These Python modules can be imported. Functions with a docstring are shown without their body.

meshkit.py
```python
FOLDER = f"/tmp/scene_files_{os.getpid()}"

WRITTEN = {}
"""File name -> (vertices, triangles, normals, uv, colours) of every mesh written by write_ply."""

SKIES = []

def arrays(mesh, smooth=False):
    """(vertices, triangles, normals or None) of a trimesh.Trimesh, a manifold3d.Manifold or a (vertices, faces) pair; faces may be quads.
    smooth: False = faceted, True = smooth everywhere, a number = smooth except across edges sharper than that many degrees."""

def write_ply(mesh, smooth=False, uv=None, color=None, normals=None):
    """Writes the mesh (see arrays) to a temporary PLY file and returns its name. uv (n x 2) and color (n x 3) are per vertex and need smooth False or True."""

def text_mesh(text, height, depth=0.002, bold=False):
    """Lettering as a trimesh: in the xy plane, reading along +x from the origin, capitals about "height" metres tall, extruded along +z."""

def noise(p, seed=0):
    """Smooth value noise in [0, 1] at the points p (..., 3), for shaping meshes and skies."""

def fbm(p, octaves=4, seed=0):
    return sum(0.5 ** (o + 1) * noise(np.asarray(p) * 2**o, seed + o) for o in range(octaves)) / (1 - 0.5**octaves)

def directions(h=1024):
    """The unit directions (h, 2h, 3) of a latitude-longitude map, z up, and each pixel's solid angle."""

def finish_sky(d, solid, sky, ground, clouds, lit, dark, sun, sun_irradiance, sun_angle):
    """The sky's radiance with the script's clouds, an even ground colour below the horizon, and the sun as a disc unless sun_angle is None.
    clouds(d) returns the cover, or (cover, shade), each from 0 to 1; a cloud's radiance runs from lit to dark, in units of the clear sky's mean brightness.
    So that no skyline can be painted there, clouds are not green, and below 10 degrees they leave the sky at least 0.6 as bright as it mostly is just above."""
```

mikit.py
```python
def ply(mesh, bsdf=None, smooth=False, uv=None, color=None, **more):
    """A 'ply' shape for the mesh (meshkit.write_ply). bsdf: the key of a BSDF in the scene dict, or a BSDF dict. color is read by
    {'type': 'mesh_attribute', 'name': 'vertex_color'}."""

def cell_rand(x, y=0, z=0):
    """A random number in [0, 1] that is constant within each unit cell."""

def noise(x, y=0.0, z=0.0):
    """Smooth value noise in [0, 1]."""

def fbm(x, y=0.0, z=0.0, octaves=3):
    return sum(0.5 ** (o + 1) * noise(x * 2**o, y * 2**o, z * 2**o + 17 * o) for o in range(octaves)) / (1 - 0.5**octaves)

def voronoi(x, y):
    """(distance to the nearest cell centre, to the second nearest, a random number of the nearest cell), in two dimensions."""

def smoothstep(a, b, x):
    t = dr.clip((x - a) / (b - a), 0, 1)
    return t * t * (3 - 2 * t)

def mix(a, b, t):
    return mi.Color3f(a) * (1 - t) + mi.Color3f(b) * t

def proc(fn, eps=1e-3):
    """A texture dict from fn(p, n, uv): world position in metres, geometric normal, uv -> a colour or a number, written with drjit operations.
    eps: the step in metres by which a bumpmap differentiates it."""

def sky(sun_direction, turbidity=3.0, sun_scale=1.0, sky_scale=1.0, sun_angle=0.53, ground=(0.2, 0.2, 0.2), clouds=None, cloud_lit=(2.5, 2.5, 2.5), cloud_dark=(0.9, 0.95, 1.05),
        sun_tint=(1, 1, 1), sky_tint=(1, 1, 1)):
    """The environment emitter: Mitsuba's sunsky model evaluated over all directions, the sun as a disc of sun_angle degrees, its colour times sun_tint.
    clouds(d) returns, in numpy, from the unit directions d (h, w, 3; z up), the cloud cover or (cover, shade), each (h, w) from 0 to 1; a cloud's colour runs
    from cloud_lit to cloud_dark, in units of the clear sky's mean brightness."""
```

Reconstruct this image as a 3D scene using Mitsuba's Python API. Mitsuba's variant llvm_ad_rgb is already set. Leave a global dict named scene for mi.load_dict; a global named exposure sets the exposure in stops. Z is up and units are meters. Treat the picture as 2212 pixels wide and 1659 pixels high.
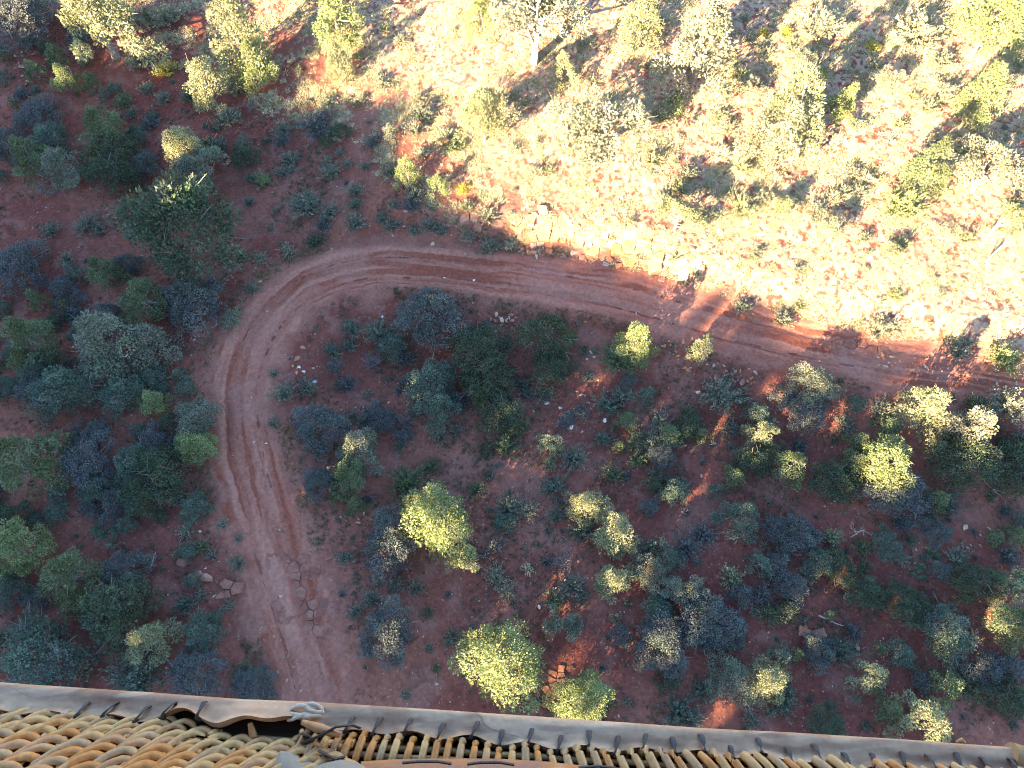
import math, numpy as np, trimesh, mitsuba as mi, drjit as dr, mikit, meshkit
from scipy.spatial import cKDTree
from mikit import noise, fbm, voronoi, smoothstep, mix
T = mi.ScalarTransform4f
scene, labels = {}, {}

# ------------------------------------------------------------------ camera, sky, exposure
H, PITCH, HFOV = 45.0, 64.0, 68.6
cp, sp_ = math.cos(math.radians(PITCH)), math.sin(math.radians(PITCH))
scene['camera'] = {'type': 'perspective', 'fov': HFOV, 'fov_axis': 'x', 'near_clip': 0.02, 'far_clip': 6000.0,
                   'to_world': T().look_at(origin=[0, 0, H], target=[0, cp, H - sp_], up=[0, 0, 1])}
AZ, EL = math.radians(50.0), math.radians(15.5)          # the way the shadows run, the sun's height
S = np.array([math.cos(AZ), math.sin(AZ)]); Q = np.array([math.sin(AZ), -math.cos(AZ)]); TE = math.tan(EL)
scene['sky'] = mikit.sky([-S[0] * math.cos(EL), -S[1] * math.cos(EL), math.sin(EL)], turbidity=2.0, sky_scale=0.62, sun_tint=(0.94, 1.0, 1.10), ground=(0.22, 0.12, 0.08))
exposure = 5.45

F = 1106 / math.tan(math.radians(HFOV / 2))
def ray(x, y):                                            # a direction of view (photo scale 2212 x 1659)
    u, v = (x - 1106) / F, -(y - 829.5) / F
    return np.array([u, cp + v * sp_, -sp_ + v * cp])
def flat(x, y, z=0.0):
    d = ray(x, y); return d[:2] * (H - z) / -d[2]
rng = np.random.default_rng(7)

# ------------------------------------------------------------------ bookkeeping
used = {}
def numbered(name):
    n = used.get(name, 0); used[name] = n + 1
    return name if n == 0 else f'{name}_{n:03d}'
def say(key, label=None, cat=None, group=None, kind=None):
    labels[key] = {k: v for k, v in (('label', label), ('category', cat), ('group', group), ('kind', kind)) if v}
def part(parent, name, mesh, bsdf, label=None, **kw):
    key = numbered(f'{parent}__{name}'); scene[key] = mikit.ply(mesh, bsdf, **kw)
    if label: labels[key] = {'label': label}
    return key

# ------------------------------------------------------------------ materials
def rgb(c): return {'type': 'rgb', 'value': list(c)}
def soil_colour(p):
    big = fbm(p.x * 0.11 + 5, p.y * 0.11, 0.0, 3); mid = fbm(p.x * 0.6, p.y * 0.6 + 9, 1.0, 3); fine = fbm(p.x * 6.0, p.y * 6.0, p.z * 6.0, 3)
    c = mix((0.190, 0.064, 0.054), (0.285, 0.112, 0.086), smoothstep(0.3, 0.7, big))
    c = mix(c, (0.26, 0.130, 0.112), smoothstep(0.52, 0.72, mid) * 0.55)
    c = mix(c, (0.13, 0.066, 0.050), smoothstep(0.56, 0.74, fbm(p.x * 1.4 + 31, p.y * 1.4, 2.0, 3)) * 0.45)
    c = c * (0.62 + 0.76 * fine)
    d, _, r = voronoi(p.x * 3.3, p.y * 3.3)
    c = mix(c, (0.36, 0.22, 0.18), smoothstep(0.20, 0.10, d) * smoothstep(0.8, 0.9, r) * 0.7)
    d, _, r = voronoi(p.x * 9.0 + 4, p.y * 9.0)
    c = mix(c, (0.34, 0.18, 0.14), smoothstep(0.26, 0.14, d) * smoothstep(0.7, 0.85, r) * 0.5)
    a = p.x * float(S[0]) + p.y * float(S[1]) + 7 * (noise(p.x * 0.13, p.y * 0.13, 4.0) - 0.5)      # dry litter where the bunch grass grows
    return mix(c, (0.52, 0.42, 0.31), smoothstep(0.30, 0.60, fbm(p.x * 4.2, p.y * 4.2, 5.0, 4)) * smoothstep(25, 33, a) * smoothstep(31, 35, p.y + 0.33 * p.x) * 0.62)
def soil_relief(p, n, uv): return fbm(p.x * 2.2, p.y * 2.2, 0.0, 4) * 0.6 + fbm(p.x * 13, p.y * 13, 3.0, 2) * 0.13
def road_colour(p, n, uv):
    v = uv.y + 0.16 * (noise(p.x * 0.55, p.y * 0.55, 3.0) - 0.5) + 0.06 * (noise(p.x * 3, p.y * 3, 5.0) - 0.5)
    lane = noise(uv.x * 0.12, v * 5.0, 1.0) * 0.6 + fbm(uv.x * 0.6, v * 11.0, 2.0, 3) * 0.4
    c = mix((0.30, 0.108, 0.080), (0.40, 0.182, 0.140), smoothstep(0.25, 0.75, lane))
    c = mix(c, (0.24, 0.075, 0.052), smoothstep(0.5, 0.75, noise(uv.x * 0.12 + 7, v * 9.0, 4.0)) * 0.85)
    c = mix(c, (0.37, 0.185, 0.155), smoothstep(0.45, 0.7, fbm(p.x * 0.35, p.y * 0.35, 2.0, 3)) * 0.5)
    c = c * (0.72 + 0.56 * fbm(p.x * 7, p.y * 7, 0.0, 3))
    d, _, r = voronoi(p.x * 6.0, p.y * 6.0)
    c = mix(c, (0.42, 0.29, 0.25), smoothstep(0.22, 0.10, d) * smoothstep(0.82, 0.92, r) * 0.6)
    w = dr.abs(v) + 0.4 * (fbm(p.x * 0.9, p.y * 0.9, 8.0, 4) - 0.5) * 2
    dust = mix((0.27, 0.105, 0.082), (0.34, 0.160, 0.128), fbm(p.x * 1.5, p.y * 1.5, 6.0, 3)) * (0.7 + 0.6 * fbm(p.x * 8, p.y * 8, 0.0, 3))
    return mix(mix(c, dust, smoothstep(0.72, 0.98, w)), soil_colour(p), smoothstep(0.92, 1.5, w))
def rock_colour(a, b):
    def fn(p, n, uv):
        c = mix(a, b, smoothstep(0.3, 0.7, fbm(p.x * 1.8, p.y * 1.8, p.z * 4.0, 3)))
        c = c * (0.72 + 0.56 * fbm(p.x * 9, p.y * 9, p.z * 9, 3))
        return mix(c, (0.16, 0.10, 0.085), smoothstep(0.62, 0.78, fbm(p.x * 3 + 9, p.y * 3, p.z * 3, 3)) * 0.5)
    return fn
def bumpy(name, fn, scale, relief, rough=1.0):
    scene[name] = {'type': 'bumpmap', 'arbitrary': mikit.proc(relief, eps=0.01), 'scale': scale, 'bsdf': {'type': 'diffuse', 'reflectance': mikit.proc(fn)}}
bumpy('mat_soil', lambda p, n, uv: soil_colour(p), 0.16, soil_relief)
bumpy('mat_road', road_colour, 0.07, soil_relief)
def grain(p, n, uv): return fbm(p.x * 10, p.y * 10, p.z * 10, 3)
bumpy('mat_rock', rock_colour((0.34, 0.150, 0.105), (0.44, 0.25, 0.195)), 0.02, grain)
bumpy('mat_slab', rock_colour((0.24, 0.098, 0.078), (0.33, 0.155, 0.125)), 0.02, grain)
bumpy('mat_pale_rock', rock_colour((0.46, 0.29, 0.225), (0.58, 0.43, 0.35)), 0.02, grain)
bumpy('mat_white_rock', rock_colour((0.66, 0.61, 0.57), (0.78, 0.75, 0.72)), 0.02, grain)
bumpy('mat_orange_rock', rock_colour((0.40, 0.165, 0.095), (0.52, 0.25, 0.16)), 0.02, grain)
scene['mat_leaf'] = {'type': 'principledthin', 'base_color': {'type': 'mesh_attribute', 'name': 'vertex_color'}, 'roughness': 0.75, 'diff_trans': 0.55, 'spec_trans': 0.0, 'eta': 1.3}
scene['mat_blade'] = {'type': 'twosided', 'bsdf': {'type': 'diffuse', 'reflectance': {'type': 'mesh_attribute', 'name': 'vertex_color'}}}
scene['mat_bark'] = {'type': 'diffuse', 'reflectance': mikit.proc(lambda p, n, uv: mix((0.19, 0.155, 0.135), (0.36, 0.32, 0.29), fbm(p.x * 9, p.y * 9, p.z * 5, 2)))}
scene['mat_dead_wood'] = {'type': 'diffuse', 'reflectance': mikit.proc(lambda p, n, uv: mix((0.34, 0.31, 0.30), (0.56, 0.53, 0.50), fbm(p.x * 9, p.y * 9, p.z * 5, 2)))}

# ------------------------------------------------------------------ terrain and road
ROAD = np.array([flat(*c) for c in ((760, 1960), (745, 1800), (718, 1660), (690, 1540), (655, 1400), (607, 1250), (560, 1100), (527, 960), (519, 860), (541, 760), (597, 668), (690, 602), (795, 574), (905, 574),
                                     (1050, 592), (1200, 614), (1350, 644), (1500, 690), (1650, 733), (1800, 771), (1950, 800), (2100, 822), (2330, 852), (2600, 880))])
def spline(pts, step):
    from scipy.interpolate import CubicSpline
    t = np.r_[0, np.cumsum(np.linalg.norm(np.diff(pts, axis=0), axis=1))]
    cs = CubicSpline(t, pts); tt = np.arange(0, t[-1], step)
    p, d = cs(tt), cs(tt, 1); return p, d / np.linalg.norm(d, axis=1, keepdims=True), tt, t
RP, RD, RT, RK = spline(ROAD, 0.25)
HW = np.interp(RT, RK, [2.1, 2.1, 2.1, 2.1, 2.15, 2.2, 2.2, 2.25, 2.2, 2.2, 2.15, 2.1, 2.0, 1.95, 1.95, 2.0, 2.05, 2.0, 1.9, 1.8, 1.7, 1.6, 1.6, 1.6])
RTREE = cKDTree(RP)
BANK = np.interp(RT, RK, [0, 0, 0, 0, 0.25, 0.3, 0.2, 0.1, 0.0, 0.0, 0.1, 0.35, 0.9, 1.3, 1.6, 1.7, 1.5, 1.1, 0.8, 0.7, 0.6, 0.5, 0.5, 0.5])
def sstep(a, b, x): t = np.clip((x - a) / (b - a), 0, 1); return t * t * (3 - 2 * t)
def road_at(x, y):
    p = np.stack([x, y], -1); d, i = RTREE.query(p)
    r = p - RP[i]; side = np.sign(RD[i, 0] * r[..., 1] - RD[i, 1] * r[..., 0])
    return side * d, i
def ground(x, y):
    x, y = np.broadcast_arrays(np.asarray(x, float), np.asarray(y, float))
    sd, i = road_at(x, y); hw = HW[i]; off = sstep(hw * 0.8, hw * 1.5, np.abs(sd))
    a = x * S[0] + y * S[1]
    z = 0.115 * 4 * np.logaddexp(0, (np.minimum(a, 110) - 27) / 4)
    z = z + BANK[i] * sstep(hw + 0.1, hw + 2.6, sd) - (0.3 + 0.9 * sstep(6, 24, y)) * sstep(hw + 0.3, hw + 6.5, -sd)
    p = np.stack([x, y, x * 0], -1)
    z = z + off * ((meshkit.fbm(p / 7.0, 3, 11) - 0.5) * 1.1 + (meshkit.fbm(p / 1.3, 3, 5) - 0.5) * 0.26)
    far = sstep(90, 400, np.hypot(x, y)); z = z + far * ((meshkit.fbm(p / 220.0, 3, 3) - 0.45) * 70)
    return z
def soft(x, y):                                            # the ground's height from its grid
    i = np.clip(np.searchsorted(gx, x) - 1, 0, len(gx) - 2); j = np.clip(np.searchsorted(gy, y) - 1, 0, len(gy) - 2)
    a, b = (x - gx[i]) / (gx[i + 1] - gx[i]), (y - gy[j]) / (gy[j + 1] - gy[j])
    return (ZG[i, j] * (1 - a) + ZG[i + 1, j] * a) * (1 - b) + (ZG[i, j + 1] * (1 - a) + ZG[i + 1, j + 1] * a) * b
def at(x, y, lift=0.0):                                    # the ground point (raised by lift) that a view direction meets
    d = ray(x, y); z = 0.0
    for _ in range(25):
        p = d[:2] * (H - z) / -d[2]; z = 0.5 * z + 0.5 * (float(soft(p[0], p[1])) + lift)
    p = d[:2] * (H - z) / -d[2]
    return np.array([p[0], p[1], z - lift])
def px(p):                                                 # where a point stands in the view
    v = np.asarray(p, float) - [0, 0, H]; f = v[..., 1] * cp - v[..., 2] * sp_
    return 1106 + F * v[..., 0] / f, 829.5 - F * (v[..., 1] * sp_ + v[..., 2] * cp) / f
def axis(lo, hi, step, far):
    a = np.arange(lo, hi + step / 2, step); out = [a[-1]]; s = step
    while out[-1] < far: s *= 1.35; out.append(out[-1] + s)
    inn = [a[0]]; s = step
    while inn[-1] > -far: s *= 1.35; inn.append(inn[-1] - s)
    return np.r_[inn[:0:-1], a, out[1:]]
def grid_faces(nx, ny):
    i, j = np.meshgrid(np.arange(nx - 1), np.arange(ny - 1), indexing='ij'); k = i * ny + j
    return np.stack([k, k + ny, k + ny + 1, k + 1], -1).reshape(-1, 4)
gx, gy = axis(-52, 56, 0.2, 3000), axis(-4, 74, 0.2, 3000)
X, Y = np.meshgrid(gx, gy, indexing='ij')
ZG = ground(X, Y); SD, RI = road_at(X, Y); Z = ZG - 0.07 * sstep(HW[RI] * 1.5, HW[RI] * 1.3, np.abs(SD))
scene['ground'] = mikit.ply((np.stack([X, Y, Z], -1).reshape(-1, 3), grid_faces(len(gx), len(gy))), 'mat_soil', smooth=True)
say('ground', 'bare red desert soil', kind='structure')
vv = np.linspace(-1.6, 1.6, 49)
n_ = np.stack([-RD[:, 1], RD[:, 0]], -1)
RXY = RP[:, None] + n_[:, None] * (vv[None, :, None] * HW[:, None, None])
rut = lambda v, c, w: np.exp(-((v - c) / w) ** 2)
wob = (meshkit.noise(np.stack([RT * 0.06, RT * 0, RT * 0], -1), 4) - 0.5)[:, None] * 0.2
rz = -0.085 * (rut(vv + wob, -0.5, 0.13) + rut(vv + wob, 0.38, 0.12)) + 0.03 * rut(vv + wob, -0.05, 0.22) - 0.03 * rut(vv + wob, 0.68, 0.05) + 0.025 * rut(vv + wob, 0.86, 0.1)
wide = np.stack([RXY[..., 0], RXY[..., 1], RXY[..., 0] * 0], -1)
rz = rz * sstep(1.12, 0.9, np.abs(vv)) + (meshkit.fbm(wide / 0.5, 2, 9) - 0.5) * 0.045
RZ = ground(RXY[..., 0], RXY[..., 1]) + 0.012 + np.where(np.abs(vv) > 0.95, 0, rz) - 0.03 * (np.abs(vv) > 1.58)
uvr = np.stack(np.broadcast_arrays(RT[:, None], vv[None]), -1).reshape(-1, 2)
scene['dirt_road'] = mikit.ply((np.concatenate([RXY, RZ[..., None]], -1).reshape(-1, 3), grid_faces(len(RP), len(vv))), 'mat_road', smooth=True, uv=uvr)
say('dirt_road', 'rutted red dirt road in a hairpin bend', kind='structure')

# ------------------------------------------------------------------ plant meshes
def frame(d):
    a = np.cross(d, np.where(np.abs(d[:, 2:]) < 0.9, [0, 0, 1.0], [1.0, 0, 0])); a /= np.linalg.norm(a, axis=1, keepdims=True) + 1e-9
    return a, np.cross(d, a)
def unit(v): return v / (np.linalg.norm(v, axis=-1, keepdims=True) + 1e-9)
def leaves(c, d, L, W, col, r):
    n = len(c); a, b = frame(d); t = r.uniform(0, 6.28, (n, 1)); w = a * np.cos(t) + b * np.sin(t)
    L = L * r.uniform(0.6, 1.3, (n, 1)); W = W * r.uniform(0.6, 1.3, (n, 1))
    v = np.stack([c - d * L * 0.4, c + w * W + d * L * 0.1, c + d * L, c - w * W + d * L * 0.1], 1).reshape(-1, 3)
    k = np.arange(n)[:, None] * 4
    f = np.vstack([k + [0, 1, 2], k + [0, 2, 3]])
    return v, f, np.repeat(np.clip(col, 0.005, 0.9), 4, 0)
def tube(p, rad, sides=5):
    p = np.asarray(p, float); d = unit(np.gradient(p, axis=0)); a, b = frame(d); g = np.arange(sides) * 2 * np.pi / sides
    v = p[:, None] + np.broadcast_to(rad, len(p))[:, None, None] * (np.cos(g)[None, :, None] * a[:, None] + np.sin(g)[None, :, None] * b[:, None])
    i, j = np.meshgrid(np.arange(len(p) - 1), np.arange(sides), indexing='ij')
    q = np.stack([i * sides + j, i * sides + (j + 1) % sides, (i + 1) * sides + (j + 1) % sides, (i + 1) * sides + j], -1).reshape(-1, 4)
    return v.reshape(-1, 3), np.vstack([q[:, [0, 1, 2]], q[:, [0, 2, 3]]])
def join(ms):
    vs, fs, at_ = [], [], 0
    for m in ms: vs.append(m[0]); fs.append(np.asarray(m[1]) + at_); at_ += len(m[0])
    return np.vstack(vs), np.vstack(fs)
def limbs(targets, h, r, base=0.07, lean=(0, 0)):
    top = np.array([lean[0], lean[1], h * 0.72]); k = np.linspace(0, 1, 8)[:, None]
    w = np.cumsum(r.normal(0, 0.03, (8, 2)), 0) * [[1, 1]]
    tr = np.concatenate([k * top[:2] + w * k, k * top[2:]], 1)
    out = [tube(tr, base * (1 - 0.75 * k[:, 0]) + base * 0.5 * (k[:, 0] < 0.1), 7)]
    for t in targets:
        q = r.uniform(0.12, 0.75); s = tr[0] + (np.array([np.interp(q, k[:, 0], tr[:, c]) for c in range(3)]) - tr[0])
        m = (s + t) / 2 + [0, 0, -0.06]; kk = np.linspace(0, 1, 6)[:, None]
        out.append(tube((1 - kk) ** 2 * s + 2 * kk * (1 - kk) * m + kk ** 2 * t, base * 0.45 * (1 - 0.8 * kk[:, 0]), 4))
        for _ in range(2):                                 # bare twig ends that stick out of the leaves
            e = t + unit(np.array([t[0], t[1], 0.3 * r.random()]) + r.normal(0, 0.35, 3)) * r.uniform(0.15, 0.4); out.append(tube(t + (e - t) * np.linspace(0, 1, 3)[:, None], np.array([0.011, 0.008, 0.003]), 3))
    return join(out)
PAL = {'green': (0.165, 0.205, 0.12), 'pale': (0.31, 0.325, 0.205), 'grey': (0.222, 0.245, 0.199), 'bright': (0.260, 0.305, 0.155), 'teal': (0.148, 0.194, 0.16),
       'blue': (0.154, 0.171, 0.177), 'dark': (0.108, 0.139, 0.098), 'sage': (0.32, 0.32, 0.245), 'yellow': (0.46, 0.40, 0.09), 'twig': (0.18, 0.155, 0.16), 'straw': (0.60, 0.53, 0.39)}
def crown(kind, n_lobes, per, leaf, pal, seed, h):
    """unit radius; h = height over radius. returns (leaf arrays, trunk mesh)"""
    r = np.random.default_rng(seed); c0 = np.array(PAL[pal]); cs = []
    asym = r.uniform(0, 6.28); ph = r.uniform(0, 6.28, 5)
    for i in range(n_lobes):
        th = i * 2.399963 + r.uniform(-0.5, 0.5)
        if kind == 'cone':
            z = (i + 0.5) / n_lobes; rad = (1 - z) ** 0.75 * (0.45 + 0.5 * r.random() ** 0.6) * (1 + 0.28 * math.cos(th - asym) + 0.2 * math.cos(3 * th + ph[0]))
            cs.append([rad * 0.82 * math.cos(th), rad * 0.82 * math.sin(th), h * (0.14 + 0.78 * z) + r.normal(0, 0.05), 0.25 * (1.05 - 0.5 * z) * r.uniform(0.7, 1.25)])
        elif kind == 'dome':
            q = (i + 0.5) / n_lobes; el = math.asin(1 - q) ; rr = (0.76 + 0.13 * math.cos(2 * th + ph[0]) + 0.13 * math.cos(3 * th + ph[1]) + 0.07 * math.cos(7 * th + ph[2])) * r.uniform(0.6, 1.06)
            cs.append([rr * math.cos(el) * math.cos(th), rr * math.cos(el) * math.sin(th), h * (0.22 + 0.6 * math.sin(el) * r.uniform(0.72, 1.12)), r.uniform(0.11, 0.22)])
        else:                                              # open: separated masses with gaps
            q = r.random() ** 0.5; k = r.integers(5); th = ph[k] + r.normal(0, 0.38)
            cs.append([q * 0.85 * math.cos(th), q * 0.85 * math.sin(th), h * (0.35 + 0.5 * (1 - q * 0.6) * r.uniform(0.5, 1.05)), r.uniform(0.14, 0.26)])
    cs = np.array(cs); cs = cs[r.random(len(cs)) > 0.13]; wild = cs[r.choice(len(cs), max(3, len(cs) // 7))].copy(); wild[:, :2] *= r.uniform(1.08, 1.3, (len(wild), 1)); wild[:, 2] *= r.uniform(0.9, 1.15, len(wild)); wild[:, 3] *= r.uniform(0.4, 0.65, len(wild))
    cs = np.vstack([cs, wild]); C, D, K = [], [], []
    for cx in cs:
        m = int(per * (cx[3] / 0.25) ** 2 * r.uniform(0.75, 1.2)); d = unit(r.normal(0, 1, (m, 3)) + [0, 0, 0.35])
        bump = 1 + 0.35 * (meshkit.noise(d * 2.6 + cx[:3] * 7, seed % 97) - 0.5) * 2
        C.append(cx[:3] + d * (cx[3] * bump * r.uniform(0.55, 1.0, m) ** 0.6)[:, None] * [1, 1, 0.85])
        D.append(unit(d + r.normal(0, 0.55, (m, 3)) + unit(cx[None, :3] * [1, 1, 0.2]) * 0.35))
        tone = r.uniform(0.7, 1.25) * (1 + r.normal(0, 0.2, (m, 1)))
        K.append(c0 * tone + r.normal(0, 0.008, (1, 3)) + np.array([0.03, 0.025, 0.0]) * (r.random((m, 1)) < 0.1))
    C, D, K = map(np.vstack, (C, D, K)); C[:, 2] = np.maximum(C[:, 2], 0.06)
    lf = leaves(C, D, leaf, leaf * 0.42, K, r)
    pick = cs[r.choice(len(cs), min(11, len(cs)), replace=False), :3]
    return lf, limbs(pick, h, r, 0.07 if kind != 'dome' else 0.05, r.normal(0, 0.06, 2))
def plume(stems, per, pal, seed, h, leaf):
    """a many-stemmed shrub: leafy wands that rise and spread"""
    r = np.random.default_rng(seed); c0 = np.array(PAL[pal]); C, D, K, W = [], [], [], []
    for _ in range(stems):
        th, sl = r.uniform(0, 6.28), r.random() ** 0.6; ln = r.uniform(0.6, 1.0)
        k = np.linspace(0, 1, 5)[:, None]; d0 = np.array([math.cos(th) * sl, math.sin(th) * sl, h * (1.05 - 0.55 * sl)]) * ln
        p = k * d0 + k ** 2 * np.array([math.cos(th), math.sin(th), -0.3]) * 0.12 * sl + r.normal(0, 0.02, 3)
        W.append(tube(p, 0.014 * (1.1 - k[:, 0]), 3))
        t = r.uniform(0.35, 1.05, (per, 1)); C.append(t * d0 + t ** 2 * np.array([math.cos(th), math.sin(th), -0.3]) * 0.12 * sl + r.normal(0, 0.035, (per, 3)))
        D.append(unit(unit(d0)[None] + r.normal(0, 0.55, (per, 3)))); K.append(c0 * r.uniform(0.75, 1.25) * (1 + r.normal(0, 0.15, (per, 1))))
    C, D, K = map(np.vstack, (C, D, K)); C[:, 2] = np.maximum(C[:, 2], 0.03)
    return leaves(C, D, leaf, leaf * 0.3, K, r), join(W)
def twigs(seed, h, n=26, rad=0.016, tip=None):
    """bare branching stems"""
    r = np.random.default_rng(seed); out = []
    def grow(p, d, ln, w, lev):
        k = np.linspace(0, 1, 4)[:, None]; e = p + d * ln + r.normal(0, 0.05, 3) * ln
        out.append(tube(p + (e - p) * k + np.sin(k * 3.14) * r.normal(0, 0.05, 3) * ln, w * (1 - 0.4 * k[:, 0]), 4))
        if lev: 
            for _ in range(3): grow(p + (e - p) * r.uniform(0.45, 1), unit(d + r.normal(0, 0.5, 3)), ln * r.uniform(0.45, 0.7), w * 0.62, lev - 1)
    for _ in range(n):
        th, sl = r.uniform(0, 6.28), r.random() ** 0.5
        grow(np.zeros(3), unit(np.array([math.cos(th) * sl, math.sin(th) * sl, h * 0.75])), r.uniform(0.4, 0.62), rad, 2)
    return join(out)
def yucca(seed, heads=7):
    r = np.random.default_rng(seed); C, D, K, Ls = [], [], [], []
    v, f, col, o = [], [], [], 0
    for k in range(heads):
        c = np.array([*r.normal(0, 0.42, 2), r.uniform(0.0, 0.12)]) if k else np.zeros(3)
        for _ in range(30):
            d = unit(np.array([*r.normal(0, 1, 2), r.uniform(0.1, 1.1)])); s = unit(np.cross(d, [0, 0, 1])); L, w = r.uniform(0.32, 0.55), 0.028
            v += [c + s * w, c - s * w, c + d * L * 0.6 + s * w * 0.8 + [0, 0, 0.02], c + d * L * 0.6 - s * w * 0.8, c + d * L]
            f += [[o, o + 1, o + 3], [o, o + 3, o + 2], [o + 2, o + 3, o + 4]]; o += 5
            col += [np.array([0.16, 0.20, 0.14]) * r.uniform(0.7, 1.3)] * 5
    return np.array(v), np.array(f), np.array(col)
VAR = {}
def variant(name, build):
    if name not in VAR:
        lf, wood, wm = build(); g = {'type': 'shapegroup'}
        if wood is not None: g['trunk' if name[0] in 'jocp' else 'stem'] = mikit.ply(wood, wm, smooth=True)
        if lf is not None: g['crown' if name[0] in 'jocp' else 'foliage'] = mikit.ply((lf[0], lf[1]), 'mat_leaf', color=lf[2])
        scene['group_' + name] = g; VAR[name] = 'group_' + name
    return VAR[name]
HR = {'j': 1.9, 'c': 1.75, 'o': 1.15, 'p': 1.5, 's': 0.95, 'b': 0.95, 'y': 0.6}     # height over radius
def shape_for(kind, pal, big, seed):
    n = f'{kind}_{pal}_{big}_{seed}'; h = HR[kind]; q = sum(map(ord, n)) * 131 + seed
    lod = {2: (1.0, 1.0), 1: (0.45, 1.5), 0: (0.13, 2.6)}[big]
    def build():
        if kind == 'j': return *crown('cone', int(46 * (0.7 + 0.3 * lod[0])), 250 * lod[0], 0.046 * lod[1], pal, q, h), 'mat_bark'
        if kind == 'c': return *crown('dome', int(120 * (0.5 + 0.5 * lod[0])), 250 * lod[0], 0.040 * lod[1], pal, q, h), 'mat_bark'
        if kind == 'o': return *crown('dome', int(100 * (0.5 + 0.5 * lod[0])), 250 * lod[0], 0.036 * lod[1], pal, q, h), 'mat_bark'
        if kind == 'p': return *crown('open', int(60 * (0.6 + 0.4 * lod[0])), 210 * lod[0], 0.046 * lod[1], pal, q, h), 'mat_bark'
        if kind == 's': return *plume(int(110 * (0.3 + 0.7 * lod[0])), int(26 * (0.35 + 0.65 * lod[0])), pal, q, h, 0.075 * lod[1] ** 0.8), 'mat_bark'
        if kind == 'b': return None, twigs(q, h, 14 + 16 * big, 0.012), 'mat_twig'
        if kind == 'y': return yucca(q, 9), None, None
    return variant(n, build)
scene['mat_twig'] = {'type': 'diffuse', 'reflectance': mikit.proc(lambda p, n, uv: mix((0.17, 0.145, 0.155), (0.30, 0.27, 0.28), noise(p.x * 3, p.y * 3, p.z * 3)))}
NAMES = {'j': ('juniper_tree', 'tree'), 'c': ('pinyon_tree', 'tree'), 'o': ('scrub_oak', 'bush'), 'p': ('sparse_tree', 'tree'), 's': ('sage_shrub', 'shrub'), 'b': ('bare_shrub', 'shrub'), 'y': ('yucca_plant', 'yucca')}

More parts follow.
